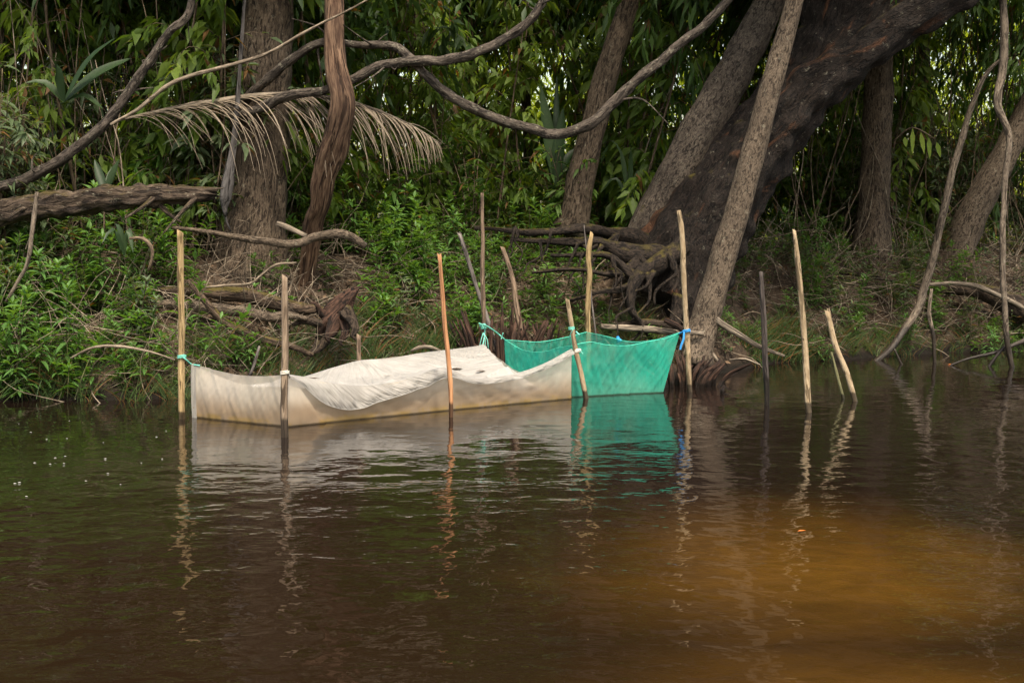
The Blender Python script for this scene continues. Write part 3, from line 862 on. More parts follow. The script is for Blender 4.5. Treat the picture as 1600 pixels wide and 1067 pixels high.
stake('dark grey blunt stake in the water right of the slim tan trunk', 'p_dark', [(1197, 634, 8), (1195, 560, 8.5), (1192, 490, 8), (1188, 424, 7)], 13.9, 'flat', 9, seed=309)
stake('tall pale stake alone in the river between the dark stake and the leaning stake', 'p_pale', [(1264, 645, 10), (1258, 560, 10), (1251, 460, 9), (1244, 395, 8), (1240, 361, 6)], 13.3, 'cut', 10, wob=.012, seed=310)
stake('leaning pale stake with a frayed top at the right', 'p_pale', [(1336, 627, 9), (1322, 580, 9.5), (1307, 540, 9), (1294, 490, 8)], 14.25, 'jag', 9, wob=.012, seed=311)
stake('thin greenish stick leaning beside the frayed stake', 'p_green', [(1317, 622, 5), (1306, 580, 5), (1298, 550, 4)], 14.5, 'flat', 7, wob=.012, seed=312)
stake('short stump of a stake holding up the back of the white cover', 'p_brown', [(563, 628, 8), (562, 560, 7), (561, 523, 7)], 14.15, 'cut', 9, seed=313)
stake('faint thin rod standing behind the knobbly yellow stake', 'p_steel', [(930, 520, 2.5), (918, 400, 2.2), (913, 352, 1.6)], 16.9, 'flat', 6, seed=314)


# ------------------------------------------------------------------ nets
def lerp_tab(tab, t):
    return float(np.interp(t, [a for a, _ in tab], [b for _, b in tab]))


def smooth_tab(tab, t):
    xs_ = np.array([a for a, _ in tab]); ys_ = np.array([b for _, b in tab])
    i = min(max(int(np.searchsorted(xs_, t)) - 1, 0), len(xs_) - 2)
    m_ = np.gradient(ys_, xs_)
    h_ = xs_[i + 1] - xs_[i]; s = min(max((t - xs_[i]) / h_, 0), 1)
    return (2 * s**3 - 3 * s**2 + 1) * ys_[i] + (s**3 - 2 * s**2 + s) * h_ * m_[i] + (-2 * s**3 + 3 * s**2) * ys_[i + 1] + (s**3 - s**2) * h_ * m_[i + 1]


def net_panel(mb, t0, b0, t1, b1, top, nu=60, nv=22, bot=-.14, fold=.014, bulge=0.0, seed=0, split=.0):
    """hanging wall of net: t0/t1 top corners (x,y), b0/b1 bottom corners, top = height table"""
    V_, F_ = [], []
    t0, b0, t1, b1 = (np.array(q[:2], float) for q in (t0, b0, t1, b1))
    nrm = np.array((b1 - b0)[::-1]) * np.array((1, -1)); nrm = nrm / np.linalg.norm(nrm)
    for j in range(nv + 1):
        v = j / nv
        for i in range(nu + 1):
            u = i / nu
            zt = smooth_tab(top, u)
            z_ = zt * v + bot * (1 - v)
            p = (b0 * (1 - u) + b1 * u) * (1 - v) + (t0 * (1 - u) + t1 * u) * v
            f = fold * (mnoise.noise(Vector((u * 9 + seed + v * 1.5, v * 1.3, seed))) + .6 * mnoise.noise(Vector((u * 24 + v * 5, v * 2, seed + 5))) + 2.2 * max(0, .16 - abs(mnoise.noise(Vector((u * 13 - v * 5, v * 1.5, seed + 8))))) + 2.2 * max(0, .14 - abs(mnoise.noise(Vector((u * 11 + v * 7, v * 1.5, seed + 2))))))
            f += bulge * math.sin(math.pi * u) * math.sin(math.pi * min(1, v * 1.1)) 
            p = p + nrm * f * (1.0 if 0 < i < nu else .3)
            V_.append((p[0], p[1], z_))
    for j in range(nv):
        for i in range(nu):
            F_.append((j * (nu + 1) + i, j * (nu + 1) + i + 1, (j + 1) * (nu + 1) + i + 1, (j + 1) * (nu + 1) + i))
    mb.add(V_, F_)


A = (-2.92, 12.93); B = (-1.95, 12.26); C = (.605, 14.45); D = (-.306, 15.1)
pen = tag(empty('net_pen', (*B, 0)), 'long white mesh fish pen with a sagging white cover, tied to stakes', 'net pen')
po = (*B, 0)
# end wall A-B, front wall B-C, far end C-D, back D-A
TOP_END = [(0, .495), (.12, .475), (.4, .43), (.75, .425), (1, .455)]
TOP_FRONT = [(0, .455), (.12, .36), (.25, .30), (.4, .34), (.525, .40), (.62, .285), (.74, .285), (.88, .37), (1, .505)]
TOP_FAR = [(0, .505), (.35, .26), (.6, .25), (.8, .36), (1, .50)]
TOP_BACK = [(0, .50), (.25, .45), (.46, .41), (.66, .29), (.82, .25), (1, .48)]
for t0, t1, tab, sd, bl in ((A, B, TOP_END, 1, .02), (B, C, TOP_FRONT, 2, -.03), (C, D, TOP_FAR, 3, .02), (D, A, TOP_BACK, 4, .02)):
    mb = MB(); net_panel(mb, t0, t0, t1, t1, tab, nu=170 if tab in (TOP_FRONT, TOP_BACK) else 90, seed=sd, bulge=bl)
    part('net_wall', mb, M['netwall'], pen, po)

# cover sheet: rows from the back edge over the sagging top to the hanging hem
AV, BV, CV, DV = (np.array(q, float) for q in (A, B, C, D))
BACKZ = [(0, .24), (.18, .26), (.34, .30), (.45, .375), (.539, .425), (.64, .425), (.742, .458), (.9, .485), (1, .505)]
RIMZ = [(0, .46), (.06, .42), (.13, .36), (.25, .305), (.4, .35), (.525, .41), (.57, .35), (.62, .295), (.74, .295), (.88, .378), (1, .515)]
HEMZ = [(0, .43), (.04, .36), (.08, .24), (.15, .125), (.22, .105), (.28, .15), (.36, .20), (.44, .255), (.525, .325), (.60, .255), (.74, .245), (.88, .325), (1, .465)]
NU, NV1, NV2 = 260, 44, 14
mb = MB()
V_, F_, BK = [], [], []
ULIM = .77
for j in range(NV1 + 1):
    for i in range(NU + 1):
        s_ = i / NU; v = j / NV1
        bt = .16 + .84 * s_; u = s_ * ULIM
        pb = AV * (1 - bt) + DV * bt
        pf = BV * (1 - u) + CV * u
        p = pb * (1 - v) + pf * v
        zb, zf = smooth_tab(BACKZ, bt), smooth_tab(RIMZ, u)
        edge = min(1, (1 - s_) / .16)
        sag = .11 * math.sin(math.pi * v) * (1 - .5 * abs(2 * s_ - 1)) * (.25 + .75 * edge) + .05 * math.exp(-((s_ - .84) / .1) ** 2) * math.sin(math.pi * v)
        z_ = zb * (1 - v) + zf * v - sag
        e_ = min(1, v * 5) * min(1, (1 - v) * 8)
        fan = (s_ - .46) / (v + .35)
        z_ += e_ * (.010 * mnoise.noise(Vector((s_ * 11 - v * 4, v * 3, 2))) + .045 * max(0, .22 - abs(mnoise.noise(Vector((fan * 9, v * .9, 4))))) * 2
                    + .028 * max(0, .18 - abs(mnoise.noise(Vector((fan * 21 + s_ * 6, v * 1.2, 7))))) * 2)
        if s_ > .97: z_ += .012 * (s_ - .97) / .03 * (1 - v)
        V_.append((p[0], p[1], z_)); BK.append((fan * 2.2, v * 1.3, s_))
for j in range(NV1):
    for i in range(NU):
        F_.append((j * (NU + 1) + i, j * (NU + 1) + i + 1, (j + 1) * (NU + 1) + i + 1, (j + 1) * (NU + 1) + i))
mb.add(V_, F_, None, BK)
COVER = [Vector(q) for q in V_]
V_, F_, BK = [], [], []
for j in range(NV2 + 1):
    for i in range(NU + 1):
        u = i / NU; w = j / NV2
        zf, zh = smooth_tab(RIMZ, u), smooth_tab(HEMZ, u)
        out = np.array((.65, -.76)) * (.045 * math.sin(w * math.pi * .6) + .024 * min(1, w * 2) * mnoise.noise(Vector((u * 30, w * 1.5, 3))))
        p = BV * (1 - u) + CV * u + out
        V_.append((p[0], p[1], zf * (1 - w) + zh * w)); BK.append((u * 7 + 20 - w * .5, w * .5, 0))
for j in range(NV2):
    for i in range(NU):
        F_.append((j * (NU + 1) + i, j * (NU + 1) + i + 1, (j + 1) * (NU + 1) + i + 1, (j + 1) * (NU + 1) + i))
mb.add(V_, F_, None, BK)
part('net_cover', mb, M['netcover'], pen, po)
mb = MB()
fl = [(B, 0, .452), (B, .5, .25), (B, 1, -.04)]
V2, F2 = [], []
n_ = np.array((.65, -.76))
for j in range(15):
    w = j / 14
    u0, u1 = -.004, .015 + .115 * w
    for i in range(13):
        u = u0 + (u1 - u0) * i / 12
        p = BV * (1 - u) + CV * u + n_ * (.022 + .014 * mnoise.noise(Vector((u * 40, w * 3, 6))) - .006 * (w > .9))
        V2.append((p[0], p[1], (.45 - u * .9) * (1 - w) + (-.05) * w))
F2 = [(j * 13 + i, j * 13 + i + 1, (j + 1) * 13 + i + 1, (j + 1) * 13 + i) for j in range(14) for i in range(12)]
mb.add(V2, F2)
part('net_flap', mb, M['netwall'], pen, po)
mb = MB(); V2 = []
for j in range(15):
    w = j / 14
    for i in range(31):
        q = i / 30
        u = .67 + .15 * q + .10 * w * (1 - q * .3)
        p = BV * (1 - u) + CV * u + n_ * (-.05 - .25 * q * (1 - w) - .03 * mnoise.noise(Vector((q * 9, w * 2, 8))))
        V2.append((p[0], p[1], (.30 + .05 * q) * (1 - w) + (.02 + .10 * q) * w))
F2 = [(j * 31 + i, j * 31 + i + 1, (j + 1) * 31 + i + 1, (j + 1) * 31 + i) for j in range(14) for i in range(30)]
mb.add(V2, F2)
part('net_flap', mb, M['netcover'], pen, po)
# double-folded seam at the far left corner
mb = MB(); V2 = []
e_ = (BV - AV) / np.linalg.norm(BV - AV); ne = np.array((e_[1], -e_[0])); ne = ne if ne[1] < 0 else -ne
for j in range(15):
    w = j / 14
    for i in range(5):
        p = AV + e_ * (.0 + .016 * i) + ne * (.012 + .006 * math.sin(i * 1.6 + w * 4))
        V2.append((p[0], p[1], (.50 - i * .004) * (1 - w) - .06 * w))
mb.add(V2, [(j * 5 + i, j * 5 + i + 1, (j + 1) * 5 + i + 1, (j + 1) * 5 + i) for j in range(14) for i in range(4)])
part('seam', mb, M['netcover'], pen, po)
# rolled hem along the hanging edge
mb = MB()
tube(mb, [V_[NV2 * (NU + 1) + i] for i in range(0, NU + 1, 4)], [.0035] * (NU // 4 + 1), seg=6, step=.05, rough=.3)
part('hem', mb, M['netcover'], pen, po)


def rope(mb, pts, r=.006, step=.03):
    tube(mb, pts, [r] * len(pts), seg=6, step=step, rough=.15)


def coil(mb, c, R_, r=.005, n=3, tilt=.3):
    pts = []
    for k in range(n * 10):
        a = k / 10 * 2 * math.pi
        pts.append(Vector((c.x + R_ * math.cos(a), c.y + R_ * math.sin(a), c.z + (k / (n * 10) - .5) * .03 + tilt * R_ * math.cos(a) * .4)))
    tube(mb, pts, [r] * len(pts), seg=5, step=.02, rough=.1)


mb = MB()
coil(mb, W(284, 557, 12.83), .037, n=3)
rope(mb, [W(286, 558, 12.8), W(293, 564, 12.84), W(299, 569, 12.92), W(312, 571, 12.85)], .007)
part('tie_rope', mb, M['rope'], pen, po)
mb = MB()
coil(mb, W(756, 512, 15.55), .03)
rope(mb, [W(758, 508, 15.5), W(757, 525, 15.5), W(754, 541, 15.2)], .006)
for dx_ in (-4, 2, 5):
    rope(mb, [W(755, 520, 15.48), W(756 + dx_, 530, 15.45), W(755 + dx_ * 1.6, 545, 15.45)], .004)
part('tie_rope', mb, M['rope'], pen, po)
mb = MB()
coil(mb, W(445, 582, 11.6), .035, .005, 3)
rope(mb, [W(450, 583, 11.62), W(453, 590, 12.0), W(452, 588, 12.25)], .006)
part('tie_rope', mb, M['ropewhite'], pen, po)
mb = MB()
coil(mb, W(902, 548, 14.5), .032, .01, 3)
part('tie_rope', mb, M['ropewhite'], pen, po)

# green pen
E0 = W(894, 540, 14.62); Ft = W(1062, 520, 15.2); Gt = W(917, 519, 16.2); Ht = W(788, 531, 15.9)
Eb = (.62, 14.6); Fb = (1.56, 15.0); Gb = (.86, 16.2); Hb = (-.05, 15.8)
gp = tag(empty('net_pen', (*Eb, 0)), 'smaller green mesh fish pen tied to stakes beside the white pen', 'net pen')
go = (*Eb, 0)
zE, zF, zG, zH = E0.z, Ft.z, Gt.z, Ht.z
for t0, b0, t1, b1, tab, sd, bl in (
        (E0, Eb, Ft, Fb, [(0, zE), (.16, zE + .03), (.32, zE - .005), (.52, zE - .02), (.72, zE + .015), (.88, zF - .05), (1, zF)], 11, -.03),
        (Ft, Fb, Gt, Gb, [(0, zF), (.25, zF - .09), (.55, zG - .075), (.8, zG - .03), (1, zG)], 12, .03),
        (Gt, Gb, Ht, Hb, [(0, zG), (.3, zG - .06), (.6, zH - .03), (.85, zH - .015), (1, zH)], 13, .03),
        (Ht, Hb, E0, Eb, [(0, zH), (.3, zH - .085), (.6, zE - .105), (.85, zE - .03), (1, zE)], 14, -.03)):
    mb = MB(); net_panel(mb, t0, b0, t1, b1, tab, nu=100, seed=sd, fold=.034, bulge=bl)
    w = part('net_wall', mb, M['netgreen'], gp, go)
    hm = MB()
    pts = [(Vector((t0[0], t0[1], 0)).lerp(Vector((t1[0], t1[1], 0)), k / 24) + Vector((0, 0, smooth_tab(tab, k / 24)))) for k in range(25)]
    tube(hm, pts, [.0038] * 25, seg=6, step=.06, rough=.3, wob=.006)
    o = part('hem', hm, M['nethem'], w, go)
mb = MB()
coil(mb, W(754, 508, 15.5), .032)
rope(mb, [W(756, 507, 15.45), W(768, 514, 15.6), W(780, 523, 15.8), W(789, 531, 15.9)], .008)
rope(mb, [W(748, 505, 15.46), W(753, 507, 15.46)], .007)
for q in ((776, 519), (786, 520), (783, 530)):
    rope(mb, [W(784, 527, 15.8), W(q[0], q[1], 15.78)], .005)
coil(mb, W(893, 513, 14.5), .03, .005)
rope(mb, [W(896, 514, 14.45), W(890, 526, 14.5), W(892, 540, 14.58)], .004)
rope(mb, [W(900, 518, 14.45), W(906, 524, 14.42), W(902, 521, 14.42)], .007)
rope(mb, [W(905, 546, 14.45), W(911, 553, 14.42)], .004)
part('tie_rope', mb, M['rope'], gp, go)
mb = MB()
coil(mb, W(1073, 517, 15.15), .035, .009, 2)
rope(mb, [W(1071, 516, 15.1), W(1066, 519, 15.15), W(1060, 522, 15.2)], .009)
part('tie_rope', mb, M['ropeblue'], gp, go)
mb = MB()
ribbon(mb, [W(1069, 518, 15.08), W(1068, 530, 15.06), W(1064, 540, 15.06), W(1063, 546, 15.06)], [.02, .02, .022, .018], (0, -1, 0.2))
part('rope_tail', mb, M['ropeblue'], gp, go)
mb = MB()
rope(mb, [W(965, 527, 15.95), W(967, 533, 15.9), W(970, 530, 15.9)], .02)
part('knot', mb, M['ropeblue'], gp, go)


# things lying on the cover
def project(p):
    y = p.y * math.cos(PITCH) - (p.z - CAM_H) * math.sin(PITCH)
    v = p.y * math.sin(PITCH) + (p.z - CAM_H) * math.cos(PITCH)
    return CX + F_PX * p.x / y, CY - F_PX * v / y


def dead_leaf(label, px, py, L, rz):
    best = min(COVER, key=lambda q: (project(q)[0] - px) ** 2 + (project(q)[1] - py) ** 2)
    mb = MB()
    leaves(mb, [(0, 0, 0)], [(math.cos(rz), math.sin(rz), .02)], [(0, -.15, 1)], L, L * (.42 if L > .1 else .12), .12, .0, np.array([.02 if L > .1 else .5]))
    o = link_mesh('dead_leaf', mb.mesh('dead_leaf'), None, [M['litter']])
    o.location = best + Vector((-L * .5 * math.cos(rz), -L * .5 * math.sin(rz), .012))
    return tag(o, label, 'dead leaf')


dead_leaf('dark curled leaf at the left end of the white cover', 488, 594, .15, .3)
dead_leaf('brown leaf lying on the white cover just right of the reddish stake', 714, 578, .13, .1)
dead_leaf('small dark leaf under the peak of the white cover', 752, 582, .11, -.3)
dead_leaf('thin tan leaf sliver in the middle of the white cover', 605, 588, .10, .5)


def floating_leaf(label, px, py, L, rz, mat):
    mb = MB()
    leaves(mb, [(0, 0, 0)], [(math.cos(rz), math.sin(rz), .05)], [(0, -.1, 1)], L, L * .4, .15, .0, np.array([.95]))
    o = link_mesh('dead_leaf', mb.mesh('dead_leaf'), None, [mat])
    o.location = W(px, py, 3555 / (py - 378)); o.location.z = .008
    return tag(o, label, 'dead leaf')


M['orange'] = plain_mat('orange_leaf', (.45, .12, .02), .6)
floating_leaf('orange leaf floating on the amber water below the tall pale stake', 1246, 836, .05, .2, M['orange'])
floating_leaf('reddish leaf floating by the low curved branch at right', 1481, 571, .09, .1, M['orange'])
mb = MB(); rq = random.Random(3)
for _ in range(22):
    py = rq.choice([rq.gauss(690, 14), rq.gauss(722, 5), rq.gauss(762, 8)]); px = rq.uniform(-40, 260)
    c = W(px, py, 3555 / (py - 378)); r = rq.uniform(.003, .007)
    mb.add([(c.x + r * 1.8 * math.cos(a), c.y + r * math.sin(a), .004) for a in np.linspace(0, 5.4, 7)] + [(c.x, c.y, .004 + r * .5)], [(k, (k + 1) % 7, 7) for k in range(7)])
M['foam'] = plain_mat('foam', (.42, .41, .38), .5)
tag(link_mesh('foam_flecks', mb.mesh('foam_flecks'), None, [M['foam']]), 'flecks of white foam drifting on the water at left', 'foam', kind='stuff')


# ------------------------------------------------------------------ plants: one of each kind, then copies
def herb_parts(seed, hmin, hmax, nst, leafL, rosette=True):
    rg = np.random.default_rng(seed); rr = random.Random(seed)
    ms, ml = MB(), MB()
    for k in range(nst):
        hgt = rr.uniform(hmin, hmax)
        x0, y0 = rr.gauss(0, .09), rr.gauss(0, .07)
        lx, ly = rr.gauss(0, .16) * hgt, rr.gauss(-.05, .14) * hgt
        pts = [Vector((x0, y0, -.08)), Vector((x0 + lx * .25, y0 + ly * .25, hgt * .4)), Vector((x0 + lx * .6, y0 + ly * .6, hgt * .75)), Vector((x0 + lx, y0 + ly, hgt))]
        P, _ = catmull(pts, [1, 1, 1, 1], .06)
        tube(ms, P, np.linspace(.006, .0028, len(P)), seg=5, rough=.1, smoothpath=False)
        # leaves spiral up the stem, crowding to a rosette at the tip
        n = int(hgt * 26) + 8
        t = np.sort(1 - rg.random(n) ** 1.7 * .85)
        ang = np.arange(n) * 2.4 + rg.normal(size=n) * .3
        idx = np.clip(t * (len(P) - 1), 0, len(P) - 1.001)
        i0 = idx.astype(int); fr = (idx - i0)[:, None]
        pos = P[i0] * (1 - fr) + P[np.minimum(i0 + 1, len(P) - 1)] * fr
        el = .15 + .75 * np.clip((t - .7) / .3, 0, 1) + rg.normal(size=n) * .18
        dirs = np.stack([np.cos(ang) * np.cos(el), np.sin(ang) * np.cos(el), np.sin(el)], 1)
        ups = np.stack([-np.cos(ang) * np.sin(el), -np.sin(ang) * np.sin(el), np.cos(el) + .1], 1)
        L = leafL * rg.uniform(.65, 1.15, n) * np.where(t > .95, .75, 1)
        leaves(ml, pos, dirs, ups, L, L * rg.uniform(.20, .30, n), .3, .32, np.clip(.15 + .55 * t * rg.uniform(.6, 1.3, n), 0, 1))
    return ms.mesh('stem'), ml.mesh('foliage')


def shrub_parts(seed, hgt, nst, nleaf, L, spread=.35, ratio=.27, twigs=9):
    rg = np.random.default_rng(seed); rr = random.Random(seed)
    ms, ml = MB(), MB()
    for k in range(nst):
        h = hgt * rr.uniform(.65, 1.05)
        a = rr.uniform(0, 6.28); sp_ = rr.uniform(.1, 1) * spread * h
        pts = [Vector((rr.gauss(0, .1), rr.gauss(0, .1), -.1)), Vector((math.cos(a) * sp_ * .35, math.sin(a) * sp_ * .35, h * .5)), Vector((math.cos(a) * sp_, math.sin(a) * sp_, h))]
        P, _ = catmull(pts, [1, 1, 1], .15)
        tube(ms, P, np.linspace(.014 * (hgt / 2) ** .5, .004, len(P)), seg=5, rough=.12, smoothpath=False)
        for q in range(twigs):
            t = rr.uniform(.18, 1.0)
            i = min(int(t * (len(P) - 1)), len(P) - 1)
            b0 = P[i]
            a2 = rr.uniform(0, 6.28); l2 = rr.uniform(.25, .6) * (.6 + .25 * hgt / 2)
            e = b0 + np.array((math.cos(a2) * l2, math.sin(a2) * l2, rr.uniform(-.1, .3)))
            mid = (b0 + e) / 2 + np.array((0, 0, .1))
            T2, _ = catmull([b0, mid, e], [1, 1, 1], .09)
            tube(ms, T2, np.linspace(.005, .002, len(T2)), seg=4, rough=.1, smoothpath=False)
            n = max(4, int(nleaf / (nst * twigs) * rr.uniform(.6, 1.4)))
            tt = rg.uniform(.15, 1, n); ii = np.clip((tt * (len(T2) - 1)).astype(int), 0, len(T2) - 1)
            d_ = unit(T2[-1] - T2[0])
            sgn = np.where(np.arange(n) % 2 == 0, 1, -1)[:, None]
            sd_ = unit(np.cross(d_, (0, 0, 1)))
            dirs = unit(d_[None] * .6 + sd_[None] * sgn * rg.uniform(.5, 1, (n, 1)) + rg.normal(size=(n, 3)) * .25 + np.array((0, 0, -.25)))
            ups = unit(np.array((0, 0, 1.0)) + rg.normal(size=(n, 3)) * .35)
            LL = L * rg.uniform(.65, 1.25, n)
            leaves(ml, T2[ii], dirs, ups, LL, LL * ratio * rg.uniform(.8, 1.2, n), .2, .3, np.clip(rr.uniform(0, .5) + rg.uniform(0, .5, n), 0, 1))
    return ms.mesh('stem'), ml.mesh('foliage')


def sapling_parts(seed, hgt, nleaf, L, low=.8, droop=.5, ratio=.24, hang=-.45):
    rg = np.random.default_rng(seed); rr = random.Random(seed)
    ms, ml = MB(), MB()
    lx, ly = rr.gauss(0, .06) * hgt, rr.gauss(0, .05) * hgt
    pts = [Vector((0, 0, -.15)), Vector((lx * .2 + rr.gauss(0, .08), ly * .2, hgt * .33)), Vector((lx * .6 + rr.gauss(0, .1), ly * .5, hgt * .66)), Vector((lx, ly, hgt))]
    P, _ = catmull(pts, [1] * 4, .25)
    tube(ms, P, np.linspace(rr.uniform(.018, .035), .006, len(P)), seg=6, rough=.12, smoothpath=False)
    nb = 26
    for q in range(nb):
        z_ = low + (hgt - low) * (q + rr.random()) / nb
        i = min(int(z_ / hgt * (len(P) - 1)), len(P) - 1)
        a2 = rr.uniform(0, 6.28); l2 = rr.uniform(.45, 1.15)
        b0 = P[i]
        m_ = b0 + np.array((math.cos(a2) * l2 * .55, math.sin(a2) * l2 * .55, .18))
        e = b0 + np.array((math.cos(a2) * l2, math.sin(a2) * l2, .1 - droop * l2 * rr.uniform(.5, 1.3)))
        T2, _ = catmull([b0, m_, e], [1, 1, 1], .1)
        tube(ms, T2, np.linspace(.007, .002, len(T2)), seg=4, rough=.1, smoothpath=False)
        n = max(4, int(nleaf / nb * rr.uniform(.5, 1.5)))
        tt = rg.uniform(.2, 1, n); ii = np.clip((tt * (len(T2) - 1)).astype(int), 0, len(T2) - 1)
        d_ = unit(T2[-1] - T2[-3]); sd_ = unit(np.cross(d_, (0, 0, 1)))
        sgn = np.where(np.arange(n) % 2 == 0, 1, -1)[:, None]
        dirs = unit(d_[None] * .7 + sd_[None] * sgn * rg.uniform(.3, .9, (n, 1)) + rg.normal(size=(n, 3)) * .25 + np.array((0, 0, hang)))
        ups = unit(np.array((0, -.35, 1.0)) + rg.normal(size=(n, 3)) * .5)
        LL = L * rg.uniform(.65, 1.25, n)
        pos = T2[ii] + rg.normal(size=(n, 3)) * .05
        leaves(ml, pos, dirs, ups, LL, LL * ratio * rg.uniform(.8, 1.3, n), .2, .35, np.clip(rr.uniform(0, .5) + rg.uniform(0, .5, n), 0, 1), 0, False)
    return ms.mesh('stem'), ml.mesh('foliage')


class Kind:
    """several shapes of one kind of plant, each a stem and its foliage"""
    def __init__(s, name, cat, shapes, ms, ml):
        s.name, s.cat, s.protos, s.n = name, cat, [], 0
        for a, b in shapes:
            a.materials.append(ms); b.materials.append(ml)
        s.shapes = shapes

    def place(s, loc, rz, sc, label, group, tilt=(0, 0), leafmat=None):
        a, b = s.shapes[s.n % len(s.shapes)]
        s.n += 1
        r = empty(s.name, loc)
        r.rotation_euler = (tilt[0], tilt[1], rz)
        r.scale = (sc, sc, sc)
        tag(r, label, s.cat, group)
        for nm, me in (('stem', a), ('foliage', b)):
            o = bpy.data.objects.new(nm, me)
            COL.objects.link(o); o.parent = r
        return r


herb = Kind('leafy_plant', 'plant', [herb_parts(400 + i, .28, .62, 2 + i % 3, .165) for i in range(7)], M['stem'], M['herb'])
tallherb = Kind('tall_leafy_plant', 'plant', [herb_parts(420 + i, .6, 1.05, 2 + i % 2, .185) for i in range(5)], M['stem'], M['herb'])
greyherb = Kind('pale_leafy_plant', 'plant', [herb_parts(440 + i, .45, .9, 2 + i % 2, .16) for i in range(5)], M['cane'], M['grey'])
shrub = Kind('shrub', 'shrub', [shrub_parts(460 + i, 1.6 + .35 * (i % 3), 5, 420, .185) for i in range(6)], M['cane'], M['shrub'])
greyshrub = Kind('shrub', 'shrub', [shrub_parts(480 + i, 2.2 + .5 * (i % 3), 6, 430, .185) for i in range(5)], M['cane'], M['grey'])
broadyoung = Kind('broadleaf_sapling', 'tree', [sapling_parts(540 + i, 4.6 + 1.1 * (i % 4), 620, .17 + .03 * (i % 3), .6, .3, .40, -.12) for i in range(8)], M['cane'], M['light'])
young = Kind('young_tree', 'tree', [sapling_parts(500 + i, 5.2 + 1.0 * (i % 3), 600, .205) for i in range(8)], M['cane'], M['shrub'])


def region(px, names):
    for lim, nm in names:
        if px < lim: return nm
    return names[-1][1]


RG = random.Random(77)


def scatter(kind, n, px0, px1, u0, u1, s0, s1, labels, group, upow=1.0, tilt=.15, keep=None):
    for _ in range(n):
        px = RG.uniform(px0, px1); u = u0 + (u1 - u0) * RG.random() ** upow
        p_ = at_bank(px, u)
        if keep and not keep(px, project(p_)[1]): continue
        kind.place(p_, RG.uniform(0, 6.28), RG.uniform(s0, s1), region(px, labels), group + ' ' + region(px, labels)[-24:], (RG.gauss(.06, tilt), RG.gauss(0, tilt)))


def clear_of_wood(px, py):
    if 250 < px < 490 and 380 < py < 560 and RG.random() < .75: return False    # bare driftwood
    if 480 < px < 580 and 400 < py < 570: return False                          # upturned stump
    if 930 < px < 1120 and py < 500 and RG.random() < .8: return False           # roots
    return True


LH = [(140, 'bright leafy plant on the far left bank'), (270, 'bright leafy plant on the left bank short of the straw-yellow stake'), (480, 'leafy plant among the driftwood of the left bank'),
      (700, 'bright leafy plant on the bank behind the white pen'), (930, 'leafy plant on the bank behind the rotten stub clumps'), (1120, 'leafy plant at the foot of the great dark tree'), (2000, 'pale leafy plant on the open right bank')]
LT = [(300, 'tall bright leafy stems on the left bank'), (740, 'tall bright leafy stems on the bank behind the white pen'), (1060, 'tall bright leafy stems on top of the bank behind the green net'), (2000, 'tall bright leafy stems on the open right bank')]
LP2 = [(740, 'dull green leafy plant on the bank behind the white pen'), (2000, 'dull green leafy plant on the bank behind the green net')]
LP = [(400, 'tall dull green leafy plant on the left bank'), (2000, 'dull green leafy plant among the dead twigs of the right bank')]
scatter(herb, 50, -60, 270, -.05, 1.6, .7, 1.2, LH, 'plants', keep=clear_of_wood)
scatter(tallherb, 66, -60, 300, -.05, 2.8, .7, 1.15, LT, 'tall plants', keep=clear_of_wood)
scatter(greyherb, 50, -60, 330, .6, 3.4, .8, 1.25, LP, 'pale plants', keep=clear_of_wood)
scatter(herb, 24, 270, 500, .0, 2.6, .55, .95, LH, 'plants', keep=clear_of_wood)
scatter(herb, 62, 480, 760, .15, 3.0, .7, 1.2, LH, 'plants', keep=clear_of_wood)
scatter(tallherb, 34, 470, 740, .9, 3.6, .7, 1.1, LT, 'tall plants', keep=clear_of_wood)
scatter(herb, 16, 740, 960, 1.5, 2.3, .6, .9, LH, 'plants')
scatter(herb, 60, 700, 1040, .15, 2.4, .55, 1.0, LH, 'plants', keep=clear_of_wood)
scatter(tallherb, 18, 1130, 1500, .4, 2.4, .6, .9, LT, 'tall plants', keep=clear_of_wood)
scatter(tallherb, 16, 740, 1000, 2.0, 4.2, .7, 1.1, LT, 'tall plants', keep=clear_of_wood)
scatter(herb, 50, 1130, 1500, .0, 2.6, .5, .95, LH, 'plants', keep=clear_of_wood)
scatter(greyherb, 44, 480, 1040, .4, 2.8, .5, .9, LP2, 'pale plants', keep=clear_of_wood)
scatter(greyherb, 90, 1130, 1640, .1, 3.4, .5, 1.0, LP, 'pale plants', keep=clear_of_wood)
scatter(herb, 18, 1440, 1640, -.1, .5, .5, .8, LH, 'plants')
# a few picked out from the photo
for px, py, d, s_ in ((968, 455, 16.9, .7), (1018, 478, 16.7, .6), (632, 320, 18.6, 1.0), (520, 320, 17.0, 1.0), (440, 330, 16.6, .8), (285, 300, 15.4, .7), (210, 300, 15.2, .7), (30, 430, 14.3, 1.0), (90, 420, 14.4, 1.1)):
    q = W(px, py, d); q.z = ground(q.x, q.y)
    herb.place(q, RG.uniform(0, 6), s_, region(px, LH), 'plants ' + region(px, LH)[-24:])

